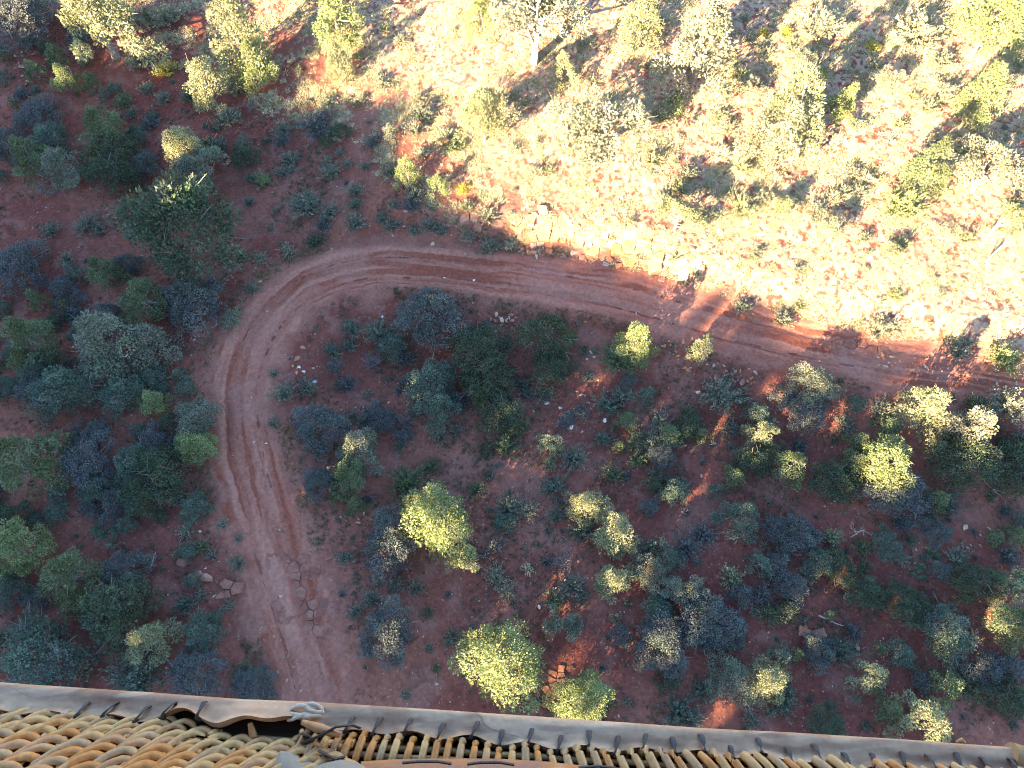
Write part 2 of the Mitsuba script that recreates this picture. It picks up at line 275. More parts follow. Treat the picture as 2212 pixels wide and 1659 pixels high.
# the inventory of the photograph: x y radius kind palette lit(the share of its height above which the sun reaches it; - where it makes no odds) | label for those with one of their own
PLANTS = '''
190 14 68 j pale -|pale sunlit juniper cut by the top edge left of the bare red patch
358 28 34 s sage -
40 38 55 o blue -|dark blue-green oak scrub filling the top left corner
515 72 60 j pale -|tall pale sunlit juniper above the bare red gully, third from the left along the top
548 140 34 j bright -
445 180 54 j pale 0.1|tall sunlit juniper standing at the edge of the shade, upper left
352 150 22 s yellow 0.2
140 165 27 j bright 0.45|slender juniper with one sunlit flank near the upper left corner
176 108 22 j pale 0.3
395 314 38 c pale 0.15|round pale tree glowing in the sun amid shade, upper left
705 346 14 s sage 0.2
712 372 26 s grey -
565 388 25 s bright -|bright green shrub in the shade above the big oak
440 368 48 p grey -
395 482 122 o dark -|huge dark round scrub oak left of the road bend, the widest bush in view
75 245 38 o blue -
104 302 34 o teal -
126 362 38 j grey -
218 275 42 j green -
250 322 42 o dark -
238 372 44 o dark -
55 334 36 j green -
8 310 36 o blue -
263 218 20 s green -
65 85 20 s sage -
298 122 30 s sage -
315 190 18 s grey -
352 210 18 s grey -
540 228 20 b twig -
508 182 25 s grey -
683 268 38 s blue -
490 250 28 s grey -
720 30 45 j bright -|bright green juniper at the top edge just left of the pale grass slope
727 135 33 j pale -
108 493 18 s grey -
186 483 24 s grey -
212 490 17 s grey -
140 558 18 s grey -
36 570 44 o blue -
680 520 28 s dark -
622 540 20 s sage -
1157 62 92 p sage -|sparse half-dead tree with a white forked trunk near the top edge
1044 246 60 c pale -|dense yellow-green pinyon just below the dark shadow, upper middle
1297 270 104 p sage -|widest grey-green sunlit tree, spreading in the upper middle of the slope
1215 147 28 j pale -
1461 212 22 j bright -
880 370 33 j bright 0.05|left one of two small sunlit cone-shaped junipers above the road bank
945 395 25 j bright 0.05|right one of two small sunlit cone-shaped junipers above the road bank
843 283 22 j grey 0.3
1037 17 35 j bright -
1396 34 40 j pale -
1390 75 45 s sage -
908 240 28 s grey -
1082 174 25 b twig -
1109 200 20 s sage -
983 314 25 s green -
1000 406 18 s yellow -
843 488 22 s grey -
894 495 20 s grey -
952 495 24 s grey -
1010 505 22 s sage -
1054 532 28 s grey -
1099 529 11 s straw -
764 478 28 s grey -
764 410 25 s grey -
660 440 40 s grey -
1464 474 44 p pale -
1521 85 64 j sage -|broad grey-green sunlit juniper with a dark shadow on its right, near the top
1767 50 44 s sage -
1982 58 50 s sage -
2160 27 64 c bright -|bright green tree in the top right corner
1716 232 70 j pale -|large sunlit tree right of a long shadow, upper right
1692 292 52 j sage -
1829 218 28 j bright -
2122 198 40 j bright -|green juniper with a long shadow behind it near the right edge, upper right
2040 198 30 s sage -
1559 324 27 s straw -
2003 362 45 j green -|sunlit green juniper right of two round shadows, right of centre on the slope
1955 440 50 s bright -|yellow-green shrub directly below a green juniper on the right slope
2136 369 64 p sage -|grey twiggy tree by the right edge above the fallen log
1873 386 18 s straw -
1801 423 22 s sage -
1603 440 38 s pale -
2170 471 48 p pale -
1637 328 20 s sage -
1651 68 13 s yellow -
1699 68 14 s yellow -
1774 160 14 s yellow -
1887 99 16 s yellow -
133 622 24 o blue -
222 588 32 j green -
312 640 55 j green 0.93|green juniper left of and above the round dark bush at the outer road edge
330 735 44 j grey -
416 650 56 o blue -|round dark bush at the outer road edge below the huge oak
218 735 68 j grey -|grey-green juniper with bare silvery branches in its crown, left
68 735 48 j green -
80 795 38 o teal -
137 842 60 o teal -
76 835 38 o blue -
266 851 42 o teal -
331 866 30 j bright -
420 905 48 o grey -
420 962 40 c bright -|bright green round tree at the outer road edge, left
290 1005 44 o teal -
345 1018 56 o dark -
44 992 64 j green -|large green juniper at the left edge, middle height
184 1000 50 o blue -
205 1052 32 o teal -
305 1062 46 o dark -
164 923 25 b twig -
205 916 11 y sage -
7 837 26 o teal -
498 690 24 o grey -|small round grey bush alone at the outer road edge in the bend
546 622 18 s grey -
560 556 18 s sage -
590 806 12 s grey -
608 848 28 s grey -
590 912 14 s grey -
690 918 58 o blue -|dark round bush at the inner road edge left of a part-lit tree
770 962 54 j grey 0.55|grey-green tree with a sunlit upper left, inside the bend
752 1032 44 j green -
768 1090 26 j green -
931 684 76 o blue -|big blue-grey round bush against the inner road edge, top of the bend
1030 752 58 o dark -
1056 815 64 o dark -
1075 885 56 o dark -
1102 915 34 o dark -
1184 725 68 o dark 0.85|dark tall bush standing on the right of the stone pile below the road
1194 790 52 o dark -
931 827 54 o teal -
945 885 42 j teal -
1380 735 48 j bright 0.15|bright sunlit juniper at the inner road edge, right of centre
1340 775 44 s green -
808 878 22 b twig -
877 906 26 b twig -
805 783 34 b twig -
747 830 25 s blue -
815 718 36 s grey -
1184 955 32 j pale 0.3|small tree with sunlit tips below the scattered white stones
1187 1003 18 s pale 0.3
1355 908 26 j green 0.7
1344 851 28 s grey -
1177 851 25 s grey -
1447 940 28 j green -
1379 991 25 s green -
1324 1025 25 s green -
1092 960 34 s green -
1242 988 34 s grey -
877 1039 44 s green -
931 1008 24 s green -
1027 1056 26 s green -
1194 1052 32 s teal -
986 933 22 s grey -
1030 964 15 b twig -
1515 752 31 c pale 0.0|round pale-green sunlit bush at the road edge by lit stones
1607 660 26 s grey -
1692 690 22 s grey -
1730 660 16 s green -
1907 708 34 s sage -
1900 650 14 s straw -
1938 636 18 s bright -
2075 759 26 s grey -
2177 772 34 s bright -
1757 830 50 o grey 0.55|grey oak bush with a sunlit top just below the road, right
1743 884 42 o blue -
1904 882 28 s sage 0.1
2006 884 56 j pale 0.35|half-lit green juniper below the road near the right edge
2102 930 58 j sage 0.5
2085 995 62 o dark -
1648 940 42 j pale 0.3|juniper with a sunlit spiky top below the striped light on the ground, right
1709 1003 45 j green 0.45
1631 993 44 o dark -
1917 998 62 c bright 0.2|brightest yellow-green sunlit tree on the right, ringed by dark bushes
1850 1000 34 j green -
1938 1056 54 o blue -
1801 1040 48 o dark -
1586 1032 26 j green -
1562 850 46 s grey -
1580 923 25 s blue -
2194 1008 48 o dark -
2187 871 38 s sage 0.2
1829 916 25 s grey -
31 1188 54 c bright -|green round-topped tree at the left edge, lower half
20 1120 34 o dark -
27 1265 30 j teal -
222 1152 30 y sage -|clump of spiky yuccas on red soil, lower left
154 1245 54 j green -
260 1238 46 o blue -
246 1316 70 c dark -|dense dark green round tree above a pale-topped juniper, lower left
318 1385 56 j pale 0.78|pale-topped juniper right below a dense round dark green tree, lower left
78 1430 78 o teal -|broad teal bush just above the basket at the left
290 1462 56 s teal -
420 1456 52 o blue -
546 1482 42 o blue -|blue-grey round bush touching the basket edge left of the road
512 1217 20 s grey -
437 1180 18 s green -
457 1197 14 s grey -
478 1132 13 s sage -
400 1145 18 s sage -
379 1197 10 s sage -
515 1162 10 s grey -
430 1285 12 s grey -
492 1306 12 s grey -
444 1391 16 s grey -
529 1453 28 s green -
948 1122 84 c bright 0.1|large bright sunlit pinyon in the middle of the lower half
1000 1227 38 p pale 0.05|small pale sunlit tree at the lower right foot of a big bright pinyon
843 1169 64 o blue -|dark blue bush on the left of the big bright pinyon
836 1367 64 o blue -|dark blue round bush right of the road, lower middle
1264 1092 46 j pale 0.1|left half of a pair of pale open-crowned sunlit trees, right of the middle
1336 1152 58 j pale 0.1|right half of a pair of pale open-crowned sunlit trees, right of the middle
1324 1258 44 j pale 0.35|half-lit juniper directly below the pale pair of trees
1099 1096 35 s grey 0.5
1140 1101 28 s sage 0.25
1433 1176 14 s straw 0.15
1092 1432 92 c bright 0.05|giant bright round sunlit pinyon just above the basket, centre
1256 1513 66 c bright 0.2|bright sunlit tree touching the basket edge right of the giant pinyon
1317 1518 16 s bright 0.3
1215 1350 40 p grey 0.5
1198 1299 25 s green -
1071 1245 28 s sage 0.7
1095 1275 22 s sage 0.25
1140 1227 15 s straw 0.3
1215 1217 30 b twig -
1232 1262 30 s grey -
1413 1238 44 o grey -
1433 1391 60 o blue -
1425 1395 24 s green -
1504 1289 41 p sage 0.1|pale bristly sunlit shrub with bare twig tips, lower right
1457 1268 34 j grey -
1331 1337 15 s sage 0.6
976 1378 25 s grey -
802 1296 22 s grey -
764 1320 20 s grey -
897 1265 25 s grey -
856 1262 20 s grey -
925 1323 14 s green -
1580 1248 28 s pale 0.6
1665 1326 25 s green -
1528 1344 58 o blue -
1573 1364 38 o blue -
1603 1111 38 j teal -
1682 1146 32 o blue -
1726 1152 40 o blue -
1801 1159 22 s pale 0.5
1863 1183 20 s green -
1866 1224 14 s green -
1747 1245 16 s sage -
2016 1193 18 y sage -
1989 1234 18 y sage -
2075 1210 30 s grey -
1952 1207 15 s sage -
2122 1258 44 o dark -
2194 1268 30 p pale 0.3
1962 1306 42 o dark -
1993 1309 25 b twig -
2047 1364 48 o teal -
2105 1378 18 s straw 0.2
2184 1343 44 j green -
2081 1449 20 s sage 0.2
2133 1446 30 o blue -
1887 1453 32 j pale 0.5
1658 1475 50 j pale 0.38|sunlit juniper above the orange patch of soil, lower right
1583 1473 48 o grey -
1819 1405 34 s teal -
1846 1367 20 s blue -
1791 1569 35 o dark -
1996 1555 58 j pale 0.5|sunlit tree touching the basket edge, lower right
1921 1531 28 j green -
2177 1511 34 o dark -
2105 1487 28 s green -
1627 1559 20 s grey -
1494 1555 30 s grey -
'''

MARKS = [(395, 482, 'the huge dark oak'), (760, 560, 'the top of the road bend'), (520, 860, 'the left side of the road bend'), (640, 1270, 'the stone slabs in the road'), (1092, 1432, 'the giant sunlit pinyon'),
         (948, 1122, 'the big bright pinyon'), (1300, 1120, 'the pale pair of trees'), (1157, 62, 'the half-dead forked tree'), (1297, 270, 'the widest grey-green tree'), (912, 380, 'the two cone-shaped junipers'),
         (931, 684, 'the big blue-grey bush'), (1040, 800, 'the dark oak clump inside the bend'), (1300, 905, 'the white stones'), (1508, 848, 'the lone white block'), (1917, 998, 'the brightest yellow-green tree'),
         (2003, 362, 'the green juniper on the right slope'), (2160, 27, 'the top right corner'), (20, 20, 'the top left corner'), (246, 1316, 'the round dark green tree'), (78, 1430, 'the broad teal bush'),
         (31, 1188, 'the round-topped tree at the left edge'), (44, 992, 'the large juniper at the left edge'), (445, 180, 'the tall juniper at the shade edge'), (1962, 1306, 'the purplish bare shrub, lower right'),
         (1504, 1289, 'the bristly sunlit shrub'), (1658, 1475, 'the juniper above the orange soil'), (1716, 232, 'the tree by the long shadow'), (2170, 525, 'the pale fallen log'), (1310, 530, 'the pale rock ledge'),
         (1850, 750, 'the slabs in the right-hand road'), (2190, 1610, 'the right end of the basket'), (218, 735, 'the silver-branched juniper'), (420, 962, 'the bright green tree by the road'), (1384, 735, 'the bright juniper at the inner road edge')]
WORD = {'green': 'green', 'pale': 'pale green', 'grey': 'grey-green', 'bright': 'bright green', 'teal': 'teal', 'blue': 'blue-grey', 'dark': 'dark green', 'sage': 'silvery', 'yellow': 'yellow', 'twig': 'purple-grey', 'straw': 'straw-coloured'}
NOUN = {'j': 'juniper', 'c': 'pinyon', 'o': 'scrub oak', 'p': 'open-crowned tree', 's': 'shrub', 'b': 'bare twiggy shrub', 'y': 'spiky yucca'}
taken = set()
def which(x, y, words):
    o = sorted(MARKS, key=lambda m: math.hypot(m[0] - x, m[1] - y)); tries = []
    for m in o[:9]:
        dx, dy = x - m[0], y - m[1]; d = math.hypot(dx, dy)
        if d < 12: continue
        h = '' if abs(dx) < 0.42 * abs(dy) else ('left' if dx < 0 else 'right'); v = '' if abs(dy) < 0.42 * abs(dx) else ('above' if dy < 0 else 'below')
        rel = f'{v} and {h} of' if h and v else (v or f'{h} of')
        tries.append(('just ' if d < 75 else 'well ' if d > 190 else '') + f'{rel} {m[2]}')
    for t in tries:
        lab = f'{words}, {t}'
        if lab not in taken and len(lab.split()) <= 16: taken.add(lab); return lab
    for a in tries:
        for far in ('towards the left', 'towards the right', 'higher up', 'lower down'):
            lab = f'{words} {far}, {a}'
            if lab not in taken and len(lab.split()) <= 16: taken.add(lab); return lab
    return words

# where the edge of the shade runs over the ground, and which crowns the sun still reaches
EDGE = [(-700, -420), (-150, -160), (150, -35), (330, 40), (480, 95), (600, 165), (700, 235), (830, 270), (905, 335), (955, 430), (1060, 470), (1180, 540), (1350, 600), (1500, 660), (1640, 745), (1760, 800), (1900, 830), (2212, 868), (2500, 930), (2900, 1060)]
RIDGE_D = 90.0
def uta(p): return p[0] * Q[0] + p[1] * Q[1], p[0] * S[0] + p[1] * S[1] + RIDGE_D
eu = np.array([(uta(p)[0], p[2] + uta(p)[1] * TE) for p in (at(*e) for e in EDGE)]); eu = eu[np.argsort(eu[:, 0])]
ug = np.arange(-150, 151, 0.6); crest = np.interp(ug, eu[:, 0], eu[:, 1])
crest += (meshkit.fbm(np.stack([ug / 4.0, ug * 0, ug * 0], -1), 4, 21) - 0.5) * 2.4 + 0.3
crest0 = crest.copy(); gaps = []                           # gaps: (u, half width, from, to) cut through the unseen ridge and leaf screen to let the sun pass
def notch(u, w, z, top):
    global crest
    k = sstep(w * 1.3, w * 0.7, np.abs(ug - u)); crest = np.where(k > 0, np.minimum(crest, z * k + crest * (1 - k)), crest); gaps.append((u, w, z, top))
for x, y, w in ((1650, 862, 0.6), (1205, 1470, 0.5), (1085, 1315, 0.4), (1545, 1548, 0.5), (1480, 745, 0.8)):   # sunlit streaks on the soil
    p = at(x, y); u, t = uta(p); notch(u, w, p[2] + t * TE, p[2] + 0.9 + t * TE)

crowns = []                                                # (x, y, radius) on the ground, to keep the scatter out from under
def plant(kind, pal, p, R, label, cat=None, group=None, big=None, seed=None, name=None, hs=None):
    big = (2 if R > 1.15 else 1 if R > 0.6 else 0) if big is None else big
    n = {'j': 5, 'c': 3, 'o': 4, 'p': 4, 's': 3, 'b': 3, 'y': 2}[kind]
    g = shape_for(kind, pal, big, int(rng.integers(n)) % (2 if pal not in ('dark', 'bright', 'grey', 'pale') else n) if seed is None else seed)
    key = numbered(name or NAMES[kind][0]); hs = rng.uniform(0.9, 1.12) if hs is None else hs
    scene[key] = {'type': 'instance', 'g': {'type': 'ref', 'id': g}, 'to_world': T().translate([p[0], p[1], p[2] - 0.03]).rotate([0, 0, 1], float(rng.uniform(0, 360))).scale([R * rng.uniform(0.86, 1.14), R * rng.uniform(0.86, 1.14), R * hs])}
    say(key, label, cat or NAMES[kind][1], group)
    return key
for line in PLANTS.strip().splitlines():
    spec, _, lab = line.partition('|'); x, y, r, kind, pal, lit = spec.split(); x, y, r = float(x), float(y), float(r) * (1.3 if kind in 'oj' and lit == '-' else 1.18)
    R = 1.5
    for _ in range(4):
        h = R * HR[kind]; p = at(x, y, 0.48 * h); R = r * np.linalg.norm(p + [0, 0, 0.48 * h - H]) / F / 1.02
    on = lit == '-' and r > 34 and kind in 'jc' and uta(p)[1] * TE + p[2] + h * 0.4 > np.interp(uta(p)[0], ug, crest0); tall = 1.28 if on else None
    if on: p = at(x, y, 0.48 * h * tall)
    h = R * HR[kind]
    if lit != '-':
        u, t = uta(p); notch(u, R * (0.45 if float(lit) > 0.5 else 0.72), p[2] + h * max(0.22, float(lit)) + t * TE, p[2] + h * 0.97 + t * TE)
    if not lab:
        size = 'large' if r > 54 else 'mid-sized' if r > 36 else 'small' if r > 19 else 'tiny'
        sunny = lit != '-' or uta(p)[1] * TE + p[2] + h * 0.6 > np.interp(uta(p)[0], ug, crest0)
        lab = which(x, y, f"{size} {'sunlit' if sunny else 'shaded'} {WORD[pal]} {NOUN[kind]}")
    plant(kind, pal, p, R, lab, hs=tall); crowns.append((p[0], p[1], R * 0.8))
def clear(x, y, pad=0.0):
    d, i = CT.query([x, y], k=6); return np.all(d > CR[i] + pad)
def sunlit(p, z=0.2): u, t = uta(p); return p[2] + z + t * TE > np.interp(u, ug, crest0)

# the scrub between them
for x0, x1, y0, y1, n, kinds in ((-20, 470, 560, 1120, 38, 'ooosj'), (-20, 480, 1120, 1470, 9, 'os'), (0, 330, 20, 420, 24, 'oosj'), (330, 780, 200, 470, 22, 'sso'), (560, 1080, 440, 530, 8, 's'), (1330, 2212, 860, 1090, 22, 'oosj'),
                                 (1330, 2212, 1090, 1560, 40, 'oossj'), (1040, 1400, 700, 1300, 22, 'sso'), (640, 1060, 680, 1250, 18, 'sso'), (1380, 2212, 10, 560, 58, 'sssp'), (760, 1380, 60, 430, 20, 'ss')):
    for _ in range(n):
        for _t in range(60):
            x, y = rng.uniform(x0, x1), rng.uniform(y0, y1); p = at(x, y); sd, i = road_at(p[0], p[1]); kind = kinds[int(rng.integers(len(kinds)))]; R = rng.uniform(0.5, 1.15) * (1.25 if kind in 'op' else 1)
            d = np.array([math.hypot(p[0] - q[0], p[1] - q[1]) - q[2] for q in crowns])
            if abs(sd) > HW[i] + R and d.min() > R * 0.1 and d.min() < 3.5: break
        u, t = uta(p); on = p[2] + 0.5 * R + t * TE > np.interp(u, ug, crest0); pal = (('sage', 'pale', 'grey') if on else {'o': ('blue', 'teal', 'dark'), 'j': ('green', 'teal', 'green')}.get(kind, ('grey', 'blue', 'teal')))[int(rng.integers(3))]  # leaf colour follows the sun: paler where lit, darker and bluer in shade
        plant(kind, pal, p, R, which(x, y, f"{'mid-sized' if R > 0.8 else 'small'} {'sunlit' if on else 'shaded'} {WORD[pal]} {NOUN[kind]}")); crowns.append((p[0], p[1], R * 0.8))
# dead wood: pieces of their own
def pole(pts, rad, name, label, cat='fallen log', bsdf='mat_dead_wood', kids=()):
    key = numbered(name); scene[key] = mikit.ply(tube(pts, rad, 7), bsdf, smooth=True); say(key, label, cat)
    for k in kids: part(key, 'branch', tube(*k, 5), bsdf, smooth=True)
a, b = at(2216, 482, 0.3), at(2128, 566, 0.25); a[2] += 0.55; b[2] += 0.18
k = np.linspace(0, 1, 7)[:, None]; r_ = np.random.default_rng(3)
pole(a + (b - a) * k + r_.normal(0, 0.03, (7, 3)), 0.11 - 0.06 * k[:, 0], 'fallen_log', 'pale bleached fallen trunk leaning out of the brush at the right edge', kids=[((a + (b - a) * q + np.linspace(0, 1, 4)[:, None] * r_.normal(0, 0.5, 3) + np.linspace(0, 1, 4)[:, None] * [0, 0, 0.4]), [0.05, 0.04, 0.03, 0.015]) for q in (0.3, 0.55, 0.75, 0.9)])
def snag(x, y, height, spread, lean, n, seed, name, label, base=0.16, cat='dead tree'):
    r = np.random.default_rng(seed); p = at(x, y); key = numbered(name); k = np.linspace(0, 1, 9)[:, None]
    top = np.array([lean[0], lean[1], height]); tr = p + top * k + np.cumsum(r.normal(0, 0.05, (9, 3)), 0) * [1, 1, 0.2] * min(1, height / 3)
    part(key, 'trunk', tube(tr, base * (1 - 0.75 * k[:, 0]), 8), 'mat_dead_wood', smooth=True)
    for i in range(n):
        q = r.uniform(0.3, 0.97); s = np.array([np.interp(q, k[:, 0], tr[:, c]) for c in range(3)]); th = i * 2.4 + r.uniform(-.4, .4); L = spread * r.uniform(0.5, 1.0) * (1.15 - 0.5 * q)
        kk = np.linspace(0, 1, 7)[:, None]; d = np.array([math.cos(th), math.sin(th), r.uniform(0.1, 0.7)]) * L
        br = s + d * kk + np.cumsum(r.normal(0, 0.05, (7, 3)), 0) * L * 0.5; ms = [tube(br, base * 0.42 * (1 - 0.85 * kk[:, 0]), 5)]
        for _ in range(6):
            j = r.integers(2, 7); e = br[j] + unit(d + r.normal(0, 0.7, 3) * L) * L * r.uniform(0.2, 0.5)
            ms.append(tube(br[j] + (e - br[j]) * np.linspace(0, 1, 4)[:, None] + r.normal(0, 0.02, (4, 3)), base * np.array([0.17, 0.13, 0.09, 0.04]), 4))
        part(key, 'branch', join(ms), 'mat_dead_wood', smooth=True)
    say(key, label, cat)
snag(1158, 138, 6.3, 2.9, (0.1, -0.2), 12, 5, 'dead_tree', 'bleached dead tree with a forked trunk standing at the top edge', 0.16)
snag(228, 790, 4.2, 1.2, (0.0, 0.2), 9, 8, 'dead_tree', 'silvery leafless snag poking out of a grey-green juniper, left', 0.05)
snag(1840, 1160, 1.3, 0.7, (0.25, 0.1), 7, 9, 'dead_tree', 'small white dead branching shrub on red soil, lower right', 0.03)
for i, (x0, y0, x1, y1, z0, z1, lab) in enumerate(((1765, 1330, 1820, 1352, 0.15, 0.2, 'dark fallen branch on the shaded slope right of the bristly shrub'), 
                                                   (327, 1235, 338, 1195, 0.1, 0.2, 'curved pale stick on red soil left of the road'))):
    a, b = at(x0, y0), at(x1, y1); a[2] += z0; b[2] += z1
    k = np.linspace(0, 1, 6)[:, None]; pole(a + (b - a) * k + np.random.default_rng(i).normal(0, 0.05, (6, 3)), 0.05 - 0.03 * k[:, 0], 'fallen_branch', lab, 'branch')

# ------------------------------------------------------------------ small shrubs, each one its own
CT = cKDTree(np.array(crowns)[:, :2]); CR = np.array(crowns)[:, 2]
SUN_SHADE_PALS = {0: ('pale', 'sage', 'straw', 'grey'), 1: ('grey', 'blue', 'sage', 'green', 'teal')}  # light put into leaf colour: first set for sunlit spots, second for shaded
ZONE = {'slope': ('small pale shrub among dry grass on the sunlit slope above the road', 'small shrubs on the sunlit slope'), 'left': ('small grey-green shrub on shaded red soil left of the road', 'small shrubs left of the road'),
        'bank': ('small grey shrub in the shade on the stony ground above the road bend', 'small shrubs above the road bend'), 'right': ('small grey-green shrub on shaded red soil inside the road bend', 'small shrubs inside the bend')}
count = {z: 0 for z in ZONE}; spots = []
while len(spots) < 285:
    x, y = rng.uniform(-10, 2222), rng.uniform(-10, 1600); p = at(x, y); sd, i = road_at(p[0], p[1])
    if abs(sd) < HW[i] + 0.25 or not clear(p[0], p[1], 0.1) or any(math.hypot(p[0] - q[0], p[1] - q[1]) < 0.7 for q in spots): continue
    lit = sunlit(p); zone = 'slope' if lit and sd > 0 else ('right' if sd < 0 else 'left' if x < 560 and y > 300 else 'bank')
    if lit and sd < 0 or count[zone] >= {'slope': 95, 'left': 55, 'bank': 50, 'right': 95}[zone]: continue
    if zone == 'left' and rng.random() < 0.4: continue
    count[zone] += 1; spots.append(p)
    R = rng.uniform(0.16, 0.42) * (1.25 if zone == 'slope' else 1.0) * (0.7 if zone == 'left' else 1)
    KD, PL = 's' if rng.random() < 0.9 or zone == 'slope' else 'b', SUN_SHADE_PALS[0 if lit else 1][int(rng.integers(4 if lit else 5))]
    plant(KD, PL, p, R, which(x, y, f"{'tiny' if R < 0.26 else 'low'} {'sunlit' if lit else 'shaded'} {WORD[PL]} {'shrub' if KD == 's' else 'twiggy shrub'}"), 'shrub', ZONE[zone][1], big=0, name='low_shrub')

# ------------------------------------------------------------------ grass, herbs, gravel: nobody could count them
def scatter(n, keep):
    out = []
    while len(out) < n:
        xy = np.stack([rng.uniform(-48, 52, 4000), rng.uniform(-2, 72, 4000)], -1); z = soft(xy[:, 0], xy[:, 1]); sd, i = road_at(xy[:, 0], xy[:, 1])
        v = np.c_[xy, z]; X_, Y_ = px(v)
        ok = (X_ > -60) & (X_ < 2270) & (Y_ > -60) & (Y_ < 1640); out += list(v[ok & keep(v, sd, HW[i], X_, Y_)])
    return np.array(out[:n])
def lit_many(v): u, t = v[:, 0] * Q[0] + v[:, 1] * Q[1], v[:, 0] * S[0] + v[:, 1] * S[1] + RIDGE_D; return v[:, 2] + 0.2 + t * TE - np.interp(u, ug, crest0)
def blades(pts, n, size, cols, r, up=0.8, w=0.016):
    m = len(pts) * n; k0 = np.repeat(r.uniform(0.5, 1.4, len(pts)) * size, n)[:, None]
    d = unit(np.c_[r.normal(0, 1, (m, 2)), r.uniform(0.15, 1.3, m) * up * 1.4]); s = unit(np.cross(d, r.normal(0, 1, (m, 3))))
    base = np.repeat(pts, n, 0) + np.c_[r.normal(0, 1, (m, 2)) * k0 * 0.3, np.zeros(m) - 0.01]; L = k0 * r.uniform(0.5, 1.2, (m, 1))
    v = np.stack([base - s * w, base + s * w, base + d * L], 1).reshape(-1, 3); f = np.arange(m * 3).reshape(-1, 3)
    c = np.asarray(cols)[r.integers(len(cols), size=len(pts))] * r.uniform(0.75, 1.25, (len(pts), 1))
    return v, f, np.clip(np.repeat(np.repeat(c, n, 0) * r.uniform(0.8, 1.2, (m, 1)), 3, 0), 0, 0.85)
rough = lambda v, s, k: meshkit.fbm(v * [1, 1, 0] / s, 3, k)
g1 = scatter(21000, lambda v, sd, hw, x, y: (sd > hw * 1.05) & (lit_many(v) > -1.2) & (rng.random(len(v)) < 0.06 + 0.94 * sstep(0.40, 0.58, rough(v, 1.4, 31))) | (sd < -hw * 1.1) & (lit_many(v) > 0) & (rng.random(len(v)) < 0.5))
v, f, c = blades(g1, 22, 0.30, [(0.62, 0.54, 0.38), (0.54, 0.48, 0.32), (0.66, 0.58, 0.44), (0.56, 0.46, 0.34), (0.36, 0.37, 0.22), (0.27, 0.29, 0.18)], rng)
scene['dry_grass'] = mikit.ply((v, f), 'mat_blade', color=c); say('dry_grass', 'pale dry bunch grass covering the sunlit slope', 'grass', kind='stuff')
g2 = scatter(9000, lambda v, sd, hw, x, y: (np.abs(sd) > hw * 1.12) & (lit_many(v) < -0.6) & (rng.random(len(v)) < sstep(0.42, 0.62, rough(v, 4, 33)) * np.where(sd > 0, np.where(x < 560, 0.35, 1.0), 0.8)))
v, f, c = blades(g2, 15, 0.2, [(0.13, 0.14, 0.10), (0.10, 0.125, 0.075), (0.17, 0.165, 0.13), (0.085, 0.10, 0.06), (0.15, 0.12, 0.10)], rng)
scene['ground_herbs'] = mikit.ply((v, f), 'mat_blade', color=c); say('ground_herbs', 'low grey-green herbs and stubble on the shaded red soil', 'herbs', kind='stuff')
g3 = scatter(2600, lambda v, sd, hw, x, y: (np.abs(sd) > hw * 0.98) & (np.abs(sd) < hw * 1.5) & (rng.random(len(v)) < sstep(0.45, 0.6, rough(v, 2.5, 35))))
v, f, c = blades(g3, 14, 0.15, [(0.11, 0.13, 0.055), (0.14, 0.14, 0.08), (0.12, 0.15, 0.06)], rng)
scene['verge_grass'] = mikit.ply((v, f), 'mat_blade', color=c); say('verge_grass', 'thin low grass along both edges of the dirt road', 'grass', kind='stuff')
k_ = rng.integers(len(crowns), size=16000); cr_ = np.array(crowns)[k_]; th_, q_ = rng.uniform(0, 6.28, 16000), rng.random(16000) ** 0.5 * 1.75 * cr_[:, 2]
lx, ly = cr_[:, 0] + np.cos(th_) * q_, cr_[:, 1] + np.sin(th_) * q_; ok_ = np.abs(road_at(lx, ly)[0]) > 2.6; lp = np.c_[lx, ly, soft(lx, ly) + 0.012][ok_]
v, f, c = leaves(lp, unit(np.c_[rng.normal(0, 1, (len(lp), 2)), rng.normal(0, 0.25, len(lp))]), 0.09, 0.03, np.array([[0.075, 0.048, 0.036], [0.12, 0.085, 0.06], [0.055, 0.04, 0.034], [0.19, 0.15, 0.12]])[rng.integers(4, size=len(lp))], rng)
scene['leaf_litter'] = mikit.ply((v, f), 'mat_blade', color=c); say('leaf_litter', 'dead leaves and twigs lying round the foot of the bushes', 'leaf litter', kind='stuff')
def hull(p): m = trimesh.convex.convex_hull(p); return np.array(m.vertices), np.array(m.faces)
pebs = [hull(np.random.default_rng(i).normal(0, 1, (9, 3)) * [1, 0.8, 0.5]) for i in range(6)]
g4 = scatter(4200, lambda v, sd, hw, x, y: (rng.random(len(v)) < 0.12 + sstep(0.48, 0.66, rough(v, 3.5, 41))) & ((np.abs(sd) > hw * 0.9) | (rng.random(len(v)) < 0.15)))
ms = []
for q in g4:
    m = pebs[rng.integers(6)]; t = rng.uniform(0, 6.28); ct, st = math.cos(t), math.sin(t); s = 0.022 + 0.045 * rng.random() ** 3
    ms.append((m[0] @ np.array([[ct, -st, 0], [st, ct, 0], [0, 0, 1]]) * s + q, m[1]))
scene['gravel'] = mikit.ply(join(ms), 'mat_pale_rock'); say('gravel', 'small loose stones strewn over the red soil', 'gravel', kind='stuff')

